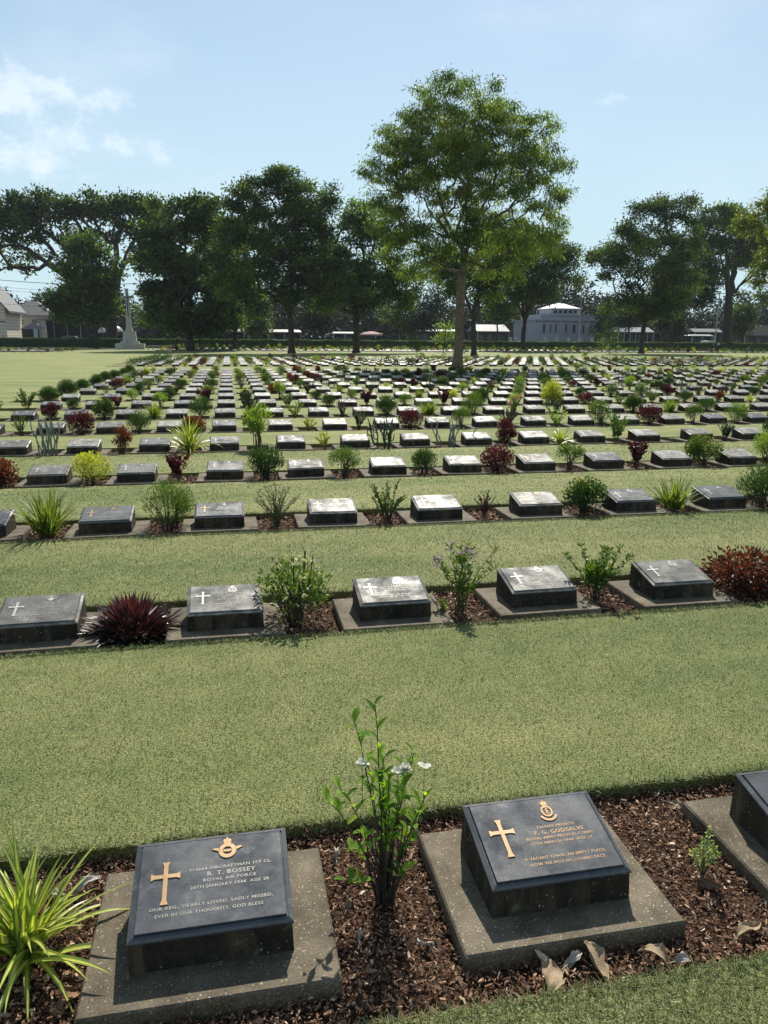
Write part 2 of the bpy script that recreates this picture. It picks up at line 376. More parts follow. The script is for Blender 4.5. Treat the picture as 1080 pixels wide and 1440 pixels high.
lm.box(XL, XR, bed(NROW-1)[1], 42.2, ZM-.004, ZL-.008)
B2 = [43.2+2.219*k for k in range(8)]
for k in range(9):
    y0 = 42.2 if k == 0 else B2[k-1]+.5; y1 = 61.0 if k == 8 else B2[k]-.2
    lm.box(-6.2, 75, y0, y1, ZM-.004, ZL-.008)
lm.box(-400, -6.2, 42.2, 61, ZM-.004, ZL-.008); lm.box(75, 400, 42.2, 61, ZM-.004, ZL-.008)
lm.box(-400, 400, 61.0, 123, ZM-.004, ZL-.008)
tag(lm.build('lawn', LAWN), kind='structure')
road = plain('asphalt', (.06, .06, .062), .9, .2, .2, 2)
rm = MB(); rm.box(-500, 500, 126.5, 138, ZM-.004, ZM+.03); tag(rm.build('road', road), kind='structure')
pv = plain('pavement_concrete', (.26, .25, .23), .9, .2, .2, 1)
rm = MB(); rm.box(-500, 500, 138, 141.5, ZM-.004, ZM+.15); rm.box(-500, 500, 123.6, 126.5, ZM-.004, ZM+.15); tag(rm.build('pavement', pv), kind='structure')
rm = MB(); rm.box(-26, 6, 99.5, 101.5, ZL-.01, ZL+.012); tag(rm.build('path', pv), kind='structure')

# grass blades on the near lawn
def blades(n, x0, x1, y0, y1, h, wd, seed, wedge=True):
    g = np.random.default_rng(seed)
    x = g.uniform(x0, x1, n); y = g.uniform(y0, y1, n)
    if wedge:
        k = (x > CX-.5*y-1.0) & (x < CX+.92*y+1.2); x, y = x[k], y[k]
    n = len(x)
    az = g.uniform(0, 2*np.pi, n); lean = (np.pi/2-np.abs(g.normal(0, .55, n))-.1).clip(.1, 1.48)
    hh = h*g.uniform(.45, 1.2, n); ww = wd*g.uniform(.6, 1.3, n)
    D = np.stack([np.cos(az)*np.sin(lean), np.sin(az)*np.sin(lean), np.cos(lean)], 1)
    sa = az+np.pi/2+g.normal(0, .6, n); Sd = np.stack([np.cos(sa), np.sin(sa), 0*sa], 1)
    P = np.stack([x, y, np.full(n, ZL-.0085)], 1)
    V = np.stack([P-Sd*ww[:, None]/2, P+Sd*ww[:, None]/2, P+D*hh[:, None]*.97+Sd*ww[:, None]*.16, P+D*hh[:, None]-Sd*ww[:, None]*.16], 1)
    rr = np.repeat(g.beta(1.0, 1.35, n), 4)
    return V.reshape(-1, 3), rr
VV, RR = [], []
specs = [(215000, -2.1, 4.5, bed(0)[1], bed(1)[0], .013, .0024, 1), (80000, .0, 2.7, .85, bed(0)[0]-.004, .021, .0024, 2),
         (130000, -3.1, 6.2, bed(1)[1], bed(2)[0], .015, .004, 3), (34000, -3.6, 7.4, bed(2)[1], bed(3)[0], .014, .0085, 4), (20000, -4.8, 9.6, bed(3)[1], bed(4)[0], .015, .011, 5)]
for n, x0, x1, y0, y1, h_, w_, sd_ in specs:
    V, r_ = blades(n, x0, x1, y0, y1, h_, w_, sd_); VV.append(V); RR.append(r_)
# longer fringe hanging over the cut edges
for k, (yy, sgn) in enumerate([(bed(0)[1], -1), (bed(1)[0], 1), (bed(1)[1], -1), (bed(0)[0], 1), (bed(2)[1], -1), (bed(2)[0], 1)]):
    g = np.random.default_rng(50+k); n = 9000
    V, r_ = blades(n, -2.5, 5.5, yy-.012, yy+.012, .026, .0028 if k in (0, 3) else .004, 60+k)
    VV.append(V); RR.append(r_*.75)
VV = np.concatenate(VV); RR = np.concatenate(RR)
tag(link('grass', qmesh('grass', VV, np.arange(len(VV)).reshape(-1, 4), BLADE, RR)), 'short mown green and straw coloured turf between the rows of graves', 'grass', kind='stuff')

# crisp brown leaf scraps scattered on the turf
g = np.random.default_rng(77); n = 420; X = g.uniform(-3, 7, n); Yy = g.uniform(2.1, 12, n); kp = np.array([not any(bed(r)[0]-.02 < y < bed(r)[1]+.02 for r in range(6)) for y in Yy]); X, Yy = X[kp], Yy[kp]; n = len(X)
lt = MB(); 
def _lq(mb, P, D, Ln, W, g):
    n = len(P); D = D/np.linalg.norm(D, axis=1, keepdims=True); Sd = np.cross(D, [0, 0, 1.0]); a = P+D*Ln*.45+Sd*W/2; b_ = P+D*Ln*.45-Sd*W/2; a[:, 2] += .003; mb.add(np.stack([P, a, P+D*Ln, b_], 1).reshape(-1, 3), np.arange(4*n).reshape(-1, 4), np.repeat(g.random(n), 4))
_lq(lt, np.stack([X, Yy, np.full(n, ZL+.002)], 1), np.stack([g.normal(size=n), g.normal(size=n), g.normal(size=n)*.15], 1), g.uniform(.008, .026, (n, 1)), g.uniform(.005, .012, (n, 1)), g)
tag(lt.build('leaf_litter', CHIP), 'small brown leaf scraps scattered thinly over the mown grass', 'leaf litter', kind='stuff')

# bark chips
def chips(n, x0, x1, y0, y1, size, g, skip):
    x = g.uniform(x0, x1, n); y = g.uniform(y0, y1, n); k = np.ones(n, bool)
    for a, b_, c2, d2 in skip: k &= ~((x > a) & (x < b_) & (y > c2) & (y < d2))
    x, y = x[k], y[k]; n = len(x)
    L_ = size*g.uniform(.5, 1.5, n); W_ = L_*g.uniform(.1, .5, n); T_ = L_*g.uniform(.08, .25, n)
    a = g.uniform(0, 2*np.pi, n); b_ = g.normal(0, .45, n); c2 = g.normal(0, .5, n)
    ux = np.stack([np.cos(a)*np.cos(b_), np.sin(a)*np.cos(b_), np.sin(b_)], 1)
    vx = np.stack([-np.sin(a), np.cos(a), 0*a], 1); vx = vx*np.cos(c2)[:, None]+np.cross(ux, vx)*np.sin(c2)[:, None]
    wx = np.cross(ux, vx); P = np.stack([x, y, ZM+g.uniform(-.002, .012, n)+L_*.12], 1)
    V = []
    for sz in (-1, 1):
        for s1_, s2 in ((-1, -1), (1, -1), (1, 1), (-1, 1)):
            j = g.uniform(.55, 1.1, (n, 1)); 
            V.append(P+ux*(s1_*L_/2)[:, None]*j+vx*(s2*W_/2)[:, None]*g.uniform(.5, 1.1, (n, 1))+wx*(sz*T_/2)[:, None])
    V = np.stack(V, 1).reshape(-1, 3)
    q = np.array([(3, 2, 1, 0), (4, 5, 6, 7), (0, 1, 5, 4), (1, 2, 6, 5), (2, 3, 7, 6), (3, 0, 4, 7)])
    Q = (q[None]+8*np.arange(n)[:, None, None]).reshape(-1, 4)
    return V, Q, np.repeat(g.beta(1.5, 1.9, n), 8)
cv, cq, crr, off = [], [], [], 0
g = np.random.default_rng(11)
for r, n, sz, x0, x1 in ((0, 36000, .0115, -1.3, 4.2), (0, 46000, .0065, -1.3, 4.2), (0, 6000, .018, -1.3, 4.2), (1, 11000, .022, -1.9, 4.3), (2, 9000, .028, -2.6, 6.6), (3, 7000, .034, -3.6, 8.6)):
    yb = bed(r); sk_ = [(c*SX-.1, c*SX+.5, front(r)-.1, front(r)+.36) for c in range(-5, 12)]
    V, Q, q_ = chips(n, x0, x1, yb[0]-.01, yb[1]+.015, sz, g, sk_)
    cv.append(V); cq.append(Q+off); crr.append(q_); off += len(V)
tag(link('bark_mulch', qmesh('bark_mulch', np.concatenate(cv), np.concatenate(cq), CHIP, np.concatenate(crr))), 'loose reddish brown bark chips filling the beds between the grave slabs', 'mulch', kind='stuff')

# ------------------------------------------------------------ grave markers
PV = Vector((0, .28, .066)).normalized(); PN = Vector((0, -.066, .28)).normalized()
PM = Matrix(((1, 0, 0, 0), (0, PV.y, PN.y, 0.0), (0, PV.z, PN.z, .127-.017), (0, 0, 0, 1)))
PM.col[1] = (0, PV.y, PV.z, 0); PM.col[2] = (0, PN.y, PN.z, 0); PM.col[3] = (0, 0, .112, 1)
HW, HV = .2, .1445; PT = .0165
def slab_mesh():
    mb = MB(); j = .004
    def ring(ix, z): return [(-.305+ix, -.25+ix, z), (.305-ix, -.25+ix, z), (.305-ix, .24-ix, z), (-.305+ix, .24-ix, z)]
    mb.loft([ring(0, ZM-.01), ring(0, -.006), ring(.005, 0)]); return mb
def ped_mesh():
    mb = MB(); b_ = [(-.199, -.142, 0.0), (.199, -.142, 0.0), (.199, .142, 0.0), (-.199, .142, 0.0)]
    t_ = [(-.196, -.137, .0795), (.196, -.137, .0795), (.196, .139, .1445), (-.196, .139, .1445)]
    mb.hexa(b_, t_); return mb
def plaque_mb():
    mb = MB()
    def ring(i, z): return [tuple(PM@Vector((a*(HW-i), b_*(HV-i), z))) for a, b_ in ((-1, -1), (1, -1), (1, 1), (-1, 1))]
    mb.loft([ring(0, 0), ring(0, .006), ring(.0125, .0125), ring(.0135, .0095), ring(.0155, .0095), ring(.0175, PT)]); return mb
def prisms(name, polys, m_, z0=PT-.001, h=.0035):
    bm = bmesh.new()
    for pts in polys:
        n = len(pts); hh = h
        bot = [bm.verts.new(PM@Vector((x, y, z0))) for x, y in pts]; top = [bm.verts.new(PM@Vector((x, y, z0+hh))) for x, y in pts]
        try: bm.faces.new(top)
        except ValueError: continue
        for i in range(n): bm.faces.new((bot[i], bot[(i+1) % n], top[(i+1) % n], top[i]))
    bmesh.ops.recalc_face_normals(bm, faces=bm.faces)
    me = bpy.data.meshes.new(name); bm.to_mesh(me); bm.free(); me.materials.append(m_); return me
def arc(cx_, cy_, r_, a0, a1, n, sx=1): return [(cx_+sx*r_*math.cos(R(a0+(a1-a0)*i/n)), cy_+r_*math.sin(R(a0+(a1-a0)*i/n))) for i in range(n+1)]
def ringseg(cx_, cy_, r0, r1, n=20, sx=1, a0=0, a1=360):
    out = []
    for i in range(n):
        a, b_ = a0+(a1-a0)*i/n, a0+(a1-a0)*(i+1)/n
        out.append(arc(cx_, cy_, r1, a, b_, 1, sx)+arc(cx_, cy_, r0, b_, a, 1, sx))
    return out
def cross_poly(cx_=-.118, cy_=.004, hgt=.125, wid=.074, t=.0056):
    top, bot = cy_+hgt/2, cy_-hgt/2; ay = top-hgt*.34; f = 1.75
    return [[(cx_-t*f, top), (cx_-t, top-.012), (cx_-t, ay+t), (cx_-wid/2+.01, ay+t), (cx_-wid/2, ay+t*f), (cx_-wid/2, ay-t*f), (cx_-wid/2+.01, ay-t), (cx_-t, ay-t),
             (cx_-t, bot+.014), (cx_-t*f, bot), (cx_+t*f, bot), (cx_+t, bot+.014), (cx_+t, ay-t), (cx_+wid/2-.01, ay-t), (cx_+wid/2, ay-t*f), (cx_+wid/2, ay+t*f),
             (cx_+wid/2-.01, ay+t), (cx_+t, ay+t), (cx_+t, top-.012), (cx_+t*f, top)]]
def crown(cx_, cy_, s=1.0):
    return [[(cx_-.009*s, cy_), (cx_+.009*s, cy_), (cx_+.010*s, cy_+.004*s), (cx_-.010*s, cy_+.004*s)],
            arc(cx_-.005*s, cy_+.0085*s, .0055*s, 0, 330, 9), arc(cx_+.005*s, cy_+.0085*s, .0055*s, 0, 330, 9),
            [(cx_-.002*s, cy_+.012*s), (cx_+.002*s, cy_+.012*s), (cx_+.002*s, cy_+.019*s), (cx_-.002*s, cy_+.019*s)]]
def emblem_wings(cx_=.04, cy_=.082):   # winged ring with a bird and a crown
    p = ringseg(cx_, cy_, .0125, .0235, 24)
    p += [[(cx_-.021, cy_-.001), (cx_-.021, cy_+.009), (cx_-.034, cy_+.011), (cx_-.041, cy_+.008)][::-1], [(cx_+.021, cy_-.001), (cx_+.041, cy_+.008), (cx_+.034, cy_+.011), (cx_+.021, cy_+.009)][::-1]]
    p += [[(cx_-.012, cy_-.002), (cx_-.003, cy_-.004), (cx_+.003, cy_-.004), (cx_+.012, cy_-.002), (cx_+.009, cy_+.005), (cx_+.003, cy_+.001), (cx_, cy_+.005), (cx_-.003, cy_+.001), (cx_-.009, cy_+.005)]]
    return p+crown(cx_, cy_+.023, 1.05)
def emblem_wreath(cx_=.04, cy_=.078):  # oval wreath round a rod and serpent, crown above, scroll below
    p = ringseg(cx_, cy_, .0145, .0205, 22, .85)
    p += ringseg(cx_, cy_-.004, .0235, .031, 12, .95, 205, 335)
    p += [[(cx_-.0015, cy_-.013), (cx_+.0015, cy_-.013), (cx_+.0015, cy_+.013), (cx_-.0015, cy_+.013)]]
    for k in range(5):
        a = cy_-.010+k*.0045; s = 1 if k % 2 else -1
        p.append([(cx_-.005*s, a), (cx_+.005*s, a+.003), (cx_+.005*s, a+.0055), (cx_-.005*s, a+.0025)])
    return p+crown(cx_, cy_+.021, .95)
def emblem_star(cx_=.04, cy_=.08):     # rayed star
    out = [arc(cx_, cy_, .010, 0, 345, 11)]
    for k in range(8):
        a = 90+k*45; l_ = .026 if k % 2 == 0 else .019
        out.append([(cx_+.011*math.cos(R(a-20)), cy_+.011*math.sin(R(a-20))), (cx_+.011*math.cos(R(a+20)), cy_+.011*math.sin(R(a+20))), (cx_+l_*math.cos(R(a)), cy_+l_*math.sin(R(a)))])
    return out+crown(cx_, cy_+.02, .7)
def emblem_bugle(cx_=.04, cy_=.08):    # triangular badge on a scroll
    return [[(cx_-.028, cy_-.016), (cx_+.028, cy_-.016), (cx_+.024, cy_-.009), (cx_-.024, cy_-.009)], [(cx_-.02, cy_-.006), (cx_+.02, cy_-.006), (cx_+.006, cy_+.008), (cx_, cy_+.02), (cx_-.006, cy_+.008)]]+crown(cx_, cy_+.018, .6)
def emblem_round(cx_=.04, cy_=.08):
    return ringseg(cx_, cy_, .014, .021, 18)+[arc(cx_, cy_, .007, 0, 330, 7)]+ringseg(cx_, cy_-.003, .024, .03, 10, 1, 200, 340)+crown(cx_, cy_+.02, .9)
def text_mesh(name, lines, m_):
    bm = bmesh.new()
    dg = bpy.context.evaluated_depsgraph_get()
    for txt, u, v, size, wid in lines:
        cu = bpy.data.curves.new('t', 'FONT'); cu.body = txt; cu.size = 1; cu.align_x = 'CENTER'; cu.extrude = 0.06; cu.resolution_u = 2; cu.space_character = 1.12; cu.offset = .022
        to = bpy.data.objects.new('t', cu); C.objects.link(to); bpy.context.view_layer.update()
        me = bpy.data.meshes.new_from_object(to.evaluated_get(bpy.context.evaluated_depsgraph_get()))
        xs = [p.co.x for p in me.vertices]; k = wid/(max(xs)-min(xs)); mid = (max(xs)+min(xs))/2
        for p in me.vertices: p.co = PM@Vector(((p.co.x-mid)*k+u, p.co.y*size/.7+v, PT+p.co.z*.012))
        bm.from_mesh(me); bpy.data.objects.remove(to); bpy.data.meshes.remove(me); bpy.data.curves.remove(cu)
    me = bpy.data.meshes.new(name); bm.to_mesh(me); bm.free(); me.materials.append(m_); return me
def scribble(name, m_, seed):
    """worn raised lettering that can no longer be read: short strokes in lines"""
    g = random.Random(seed); polys = []
    rows = [(.05, .035, .10), (.05, .016, .13), (.05, -.003, .17), (.05, -.022, .19), (.0, -.066, .27), (.0, -.085, .23)]
    for u, v, wd in rows:
        wd *= g.uniform(.8, 1.05); x = u-wd/2; hh = .0105 if abs(v-.016) > .001 else .013
        while x < u+wd/2:
            if g.random() < .14: x += .006; continue
            for st in g.sample(range(6), g.randint(2, 3)):
                w_ = .0055; t_ = .0017
                seg = {0: (x, v, x+t_, v+hh), 1: (x+w_-t_, v, x+w_, v+hh), 2: (x, v, x+w_, v+t_), 3: (x, v+hh-t_, x+w_, v+hh), 4: (x, v+hh*.45, x+w_, v+hh*.45+t_), 5: (x+w_/2, v, x+w_/2+t_, v+hh)}[st]
                a, b_, c2, d2 = seg; polys.append([(a, b_), (c2, b_), (c2, d2), (a, d2)])
            x += .0085
    return prisms(name, polys, m_, h=.0022)
SLABM, PEDM = slab_mesh().mesh('slab', SLAB), ped_mesh().mesh('pedestal', PED)
PLM = {k: plaque_mb().mesh('plaque', m_) for k, m_ in (('slate', PLQ), ('grey', PLG), ('silver', PLS))}
CR = {k: prisms('cross', cross_poly(), m_) for k, m_ in (('gold', GOLD), ('bronze', BRONZE), ('pale', PALE))}
EM = {(e, k): prisms('emblem', f(), m_) for k, m_ in (('gold', GOLD), ('bronze', BRONZE), ('pale', PALE)) for e, f in (('wings', emblem_wings), ('wreath', emblem_wreath), ('star', emblem_star), ('bugle', emblem_bugle), ('round', emblem_round))}
SC = [scribble('inscription', LETT, 1), scribble('inscription', PALE, 2), scribble('inscription', PALE, 3)]
T1 = text_mesh('inscription', [('954664 AIRCRAFTMAN 1ST CL.', .048, .030, .0085, .215), ('R. T. BOSSEY', .05, .0105, .0125, .125), ('ROYAL AIR FORCE', .045, -.0055, .0085, .135), ('28TH JANUARY 1944  AGE 28', .045, -.0235, .0085, .2),
                               ('OUR REG., DEARLY LOVED. SADLY MISSED,', .0, -.072, .0085, .305), ('EVER IN OUR THOUGHTS. GOD BLESS', -.005, -.092, .0085, .265)], LETT)
T2 = text_mesh('inscription', [('7263469 PRIVATE', .045, .022, .0085, .115), ('F. G. GODSALVE', .05, .0015, .012, .15), ('ROYAL ARMY MEDICAL CORPS', .045, -.0145, .0085, .2), ('17TH MARCH 1944  AGE 27', .045, -.031, .0085, .185),
                               ('A VACANT CHAIR, AN EMPTY PLACE,', .035, -.077, .0085, .24), ('HOW WE MISS HIS LOVING FACE', .035, -.096, .0085, .22)], BRONZE)
def marker(x, y, plate='grey', mark='pale', em='round', txt=None, full=True, rz=0.0):
    t = empty('grave_marker', (x, y, 0), rz); 
    if y > 3: t.rotation_euler = (random.gauss(0, .008), random.gauss(0, .007), rz)
    link('slab', SLABM, t); pd = link('pedestal', PEDM, t)
    pl = link('plaque', PLM[plate], t)
    if full:
        link('cross', CR[mark], pl); link('emblem', EM[(em, mark)], pl); link('inscription', txt or random.choice(SC), pl)
    t['plate'] = plate
    return t

# ------------------------------------------------------------ plants
def unit(a): return a/(np.linalg.norm(a, axis=-1, keepdims=True)+1e-9)
def leafquads(mb, P, D, Ln, W, rnd, g, mi=0, fold=.25):
    """folded diamond leaves: arrays of base points and directions"""
    n = len(P); D = unit(D); r_ = g.normal(size=(n, 3)); Sd = unit(np.cross(D, r_)); Nn = np.cross(D, Sd)
    Ln = np.broadcast_to(Ln, (n,))[:, None]; W = np.broadcast_to(W, (n,))[:, None]
    a = P+D*Ln*.45+Sd*W/2+Nn*W*fold; b_ = P+D*Ln*.45-Sd*W/2+Nn*W*fold; tip = P+D*Ln
    V = np.stack([P, a, tip, b_], 1).reshape(-1, 3)
    mb.add(V, np.arange(4*n).reshape(-1, 4), np.repeat(np.broadcast_to(rnd, (n,)), 4), mi)
def ribbon(mb, p0, az, el, length, width, droop, n=5, rnd=None, g=None, prof=None, mi=0, fold=.25, twist=0):
    """strap leaf: three points across, curving downwards; rnd None = 0 in the middle, 1 at the edges"""
    p = np.array(p0, float); V = []; rr = []; e = el; st = length/n
    for i in range(n+1):
        t = i/n; wd = width*(prof(t) if prof else (min(1, .55+t*2.2) if t < .3 else max(0.03, (1-(t-.3)/.7)**.75)))/2
        d = np.array([math.cos(az)*math.cos(e), math.sin(az)*math.cos(e), math.sin(e)])
        s = np.array([-math.sin(az), math.cos(az), 0]); nn = np.cross(d, s)
        if twist: s = s*math.cos(twist*t)+nn*math.sin(twist*t)
        for k, a in ((-1, 1), (-.45, .5), (0, 0), (.45, .5), (1, 1)) if rnd is None else ((-1, 1), (0, 0), (1, 1)):
            V.append(p+s*wd*k-nn*wd*fold*(-abs(k))); rr.append(a if rnd is None else rnd)
        p = p+d*st; e -= droop/n*(.5+t)
    c = 5 if rnd is None else 3
    Q = [(i*c+j, i*c+j+1, (i+1)*c+j+1, (i+1)*c+j) for i in range(n) for j in range(c-1)]
    mb.add(V, Q, np.array(rr), mi)
def branches(mb, tips, g, r0=.006, base=(0, 0, -.05), spread=.03, n=4, mi=0):
    for t in tips:
        b_ = np.array(base)+np.array([g.normal()*spread, g.normal()*spread, 0]); mid = b_*.5+t*.5; mid[2] += .0; mid[:2] = b_[:2]+(t[:2]-b_[:2])*.35
        pts = [b_, mid*.5+b_*.5+g.normal(size=3)*.004, mid+g.normal(size=3)*.008, mid*.4+t*.6+g.normal(size=3)*.006, t]
        mb.tube(pts, np.linspace(r0, r0*.35, 5), n, g.random(), mi)
def blob(g, n, c, rad, shell=.5):
    d = unit(g.normal(size=(n, 3))); return np.array(c)+d*np.array(rad)*(g.uniform(shell, 1, (n, 1))**.6), d
class P:   # a plant prototype: foliage, stems, optional flowers
    def __init__(s, fol, stem, flow=None): s.f, s.s, s.w = MB(), MB(), MB(); s.mf, s.ms, s.mw = fol, stem, flow
def bushy(seed, fol, stem, rx, h, nl, ll, lw, clumps=26, base_gap=.06, updir=.6, stems=7, sq=False, flow=None, nf=0, fs=.012):
    g = np.random.default_rng(seed); p = P(G[fol], G[stem], G[flow] if flow else None)
    base_gap -= .045; cz = base_gap+(h-base_gap)/2; rz_ = (h-base_gap)/2
    cs, ds = blob(g, clumps, (0, 0, cz), (rx*.72, rx*.72, rz_*.74), .45); lowc = cs[:, 2] < cz; cs[lowc, :2] *= 1.18
    branches(p.s, cs[:stems*2], g, .005+.012*rx)
    per = nl//clumps
    for c_2 in cs:
        sp = .27*rx
        Pp = c_2+g.normal(size=(per, 3))*np.array([sp, sp, sp*.8]); 
        k = ((Pp-np.array([0, 0, cz]))/np.array([rx, rx, rz_]))
        ln = np.linalg.norm(k, axis=1); Pp = np.where(ln[:, None] > 1.08, np.array([0, 0, cz])+k/ln[:, None]*1.05*np.array([rx, rx, rz_]), Pp)
        D = unit(Pp-np.array([0, 0, cz*.6]))+np.array([0, 0, updir])+g.normal(size=(per, 3))*.55
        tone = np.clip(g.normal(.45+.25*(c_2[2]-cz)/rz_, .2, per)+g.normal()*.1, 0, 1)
        leafquads(p.f, Pp, D, ll*g.uniform(.7, 1.2, per), lw*g.uniform(.8, 1.2, per), tone, g)
    if flow:
        Pp, d = blob(g, nf, (0, 0, cz), (rx, rx, rz_), .92); Pp = Pp[Pp[:, 2] > cz*.8]; d = unit(Pp-np.array([0, 0, cz]))
        for q, dd in zip(Pp, d):
            m_ = 5; D = unit(dd+np.array([0, 0, .5]))+g.normal(size=(m_, 3))*.8
            leafquads(p.w, np.repeat(q[None], m_, 0), D, fs, fs*.8, g.random(m_), g)
    return p
def sparse(seed, fol, stem, rx, h, ns, nl, ll, lw, flow=None, nf=3, fs=.02, low=.35, whorl=0, r0=.004, curve=.5):
    g = np.random.default_rng(seed); p = P(G[fol], G[stem], G[flow] if flow else None)
    for i in range(ns):
        a = g.uniform(0, 6.28); rr = rx*math.sqrt(g.random()); hh = h*g.uniform(.6, 1.0)*(1-.25*rr/rx)
        tip = np.array([rr*math.cos(a), rr*math.sin(a), hh]); b_ = np.array([g.normal()*.015, g.normal()*.015, -.05])
        ts = np.linspace(0, 1, 7); pts = np.stack([b_+(tip-b_)*np.array([t**(1+curve), t**(1+curve), t]) for t in ts])+g.normal(size=(7, 3))*.004*np.linspace(0, 1, 7)[:, None]
        p.s.tube(pts, np.linspace(r0, r0*.4, 7), 4, g.random())
        t = np.sort(g.uniform(low, 1, nl)); idx = t*6; i0 = np.minimum(idx.astype(int), 5); f_ = (idx-i0)[:, None]; Pp = pts[i0]*(1-f_)+pts[i0+1]*f_
        az = g.uniform(0, 6.28, nl); D = np.stack([np.cos(az), np.sin(az), g.uniform(.1, 1.1, nl)], 1)
        leafquads(p.f, Pp, D, ll*g.uniform(.6, 1.15, nl), lw*g.uniform(.7, 1.2, nl), np.clip(g.normal(.5, .25, nl), 0, 1), g)
        if whorl:
            D = np.stack([np.cos(np.arange(whorl)*2.4), np.sin(np.arange(whorl)*2.4), np.full(whorl, .8)], 1); leafquads(p.f, np.repeat(pts[-1][None], whorl, 0), D, ll, lw, g.random(whorl), g)
        if flow and i < nf:
            m_ = 14; q = pts[-1]+g.normal(size=(m_, 3))*fs*.5; leafquads(p.w, q, g.normal(size=(m_, 3))+np.array([0, 0, .6]), fs*.6, fs*.5, g.random(m_), g)
    return p
def strap(seed, fol, n, ln, wd, droop, el0, el1, rnd=True, segs=6, spread=.03, zb=-.04):
    g = np.random.default_rng(seed); p = P(G[fol], G['stem'])
    for i in range(n):
        f_ = i/n; az = i*2.39996+g.normal()*.2; el = el0+(el1-el0)*f_+g.normal()*.1
        ribbon(p.f, (spread*g.normal()*.6, spread*g.normal()*.6, zb+.02*f_), az, el, ln*g.uniform(.75, 1.1), wd*g.uniform(.8, 1.15), droop*g.uniform(.6, 1.3)*(1-.5*f_), segs,
               (None if not rnd else float(np.clip(g.normal(.45, .25), 0, 1))), g, twist=g.normal()*.25)
    p.s.tube([(0, 0, -.06), (0, 0, -.01)], [.02, .012], 6); return p
def columns(seed, fol, n, h, r_, spread, branch=0, leafy=None):
    g = np.random.default_rng(seed); p = P(G[leafy] if leafy else G[fol], G[fol])
    for i in range(n):
        x, y = g.normal()*spread, g.normal()*spread; hh = h*g.uniform(.6, 1.05); ts = np.linspace(0, 1, 9)
        pts = np.stack([[x*(1+.8*t)+.01*math.sin(9*t+i), y*(1+.8*t)+.01*math.cos(8*t+i), -.05+hh*t] for t in ts])
        p.s.tube(pts, [r_*(.9+.25*math.sin(k*2.1+i))*(1 if k < 8 else .5) for k in range(9)], 6, g.random())
        for k in range(60):
            t = g.random(); q = pts[min(8, int(t*9))]; a = g.uniform(0, 6.28)
            leafquads(p.f, (q+np.array([math.cos(a)*r_, math.sin(a)*r_, g.uniform(-.02, .02)]))[None], np.array([[math.cos(a), math.sin(a), .4]]), r_*1.1, r_*.6, g.random(), g)
        for b_ in range(branch):
            k = g.integers(3, 7); a = g.uniform(0, 6.28); q = pts[k]
            p.s.tube([q, q+np.array([math.cos(a)*.05, math.sin(a)*.05, .02]), q+np.array([math.cos(a)*.06, math.sin(a)*.06, .1])], [r_*.8, r_*.8, r_*.5], 6, g.random())
    return p
def treelet(seed, fol, rx, h, nl, ll, lw, hs, flow=None):
    p = bushy(seed, fol, 'stem', rx, h, nl, ll, lw, 16, hs, .3, 6)
    p.s.tube([(0, 0, -.05), (.01, .004, hs*.6), (0, 0, hs*1.25)], [.016, .013, .009], 6); return p
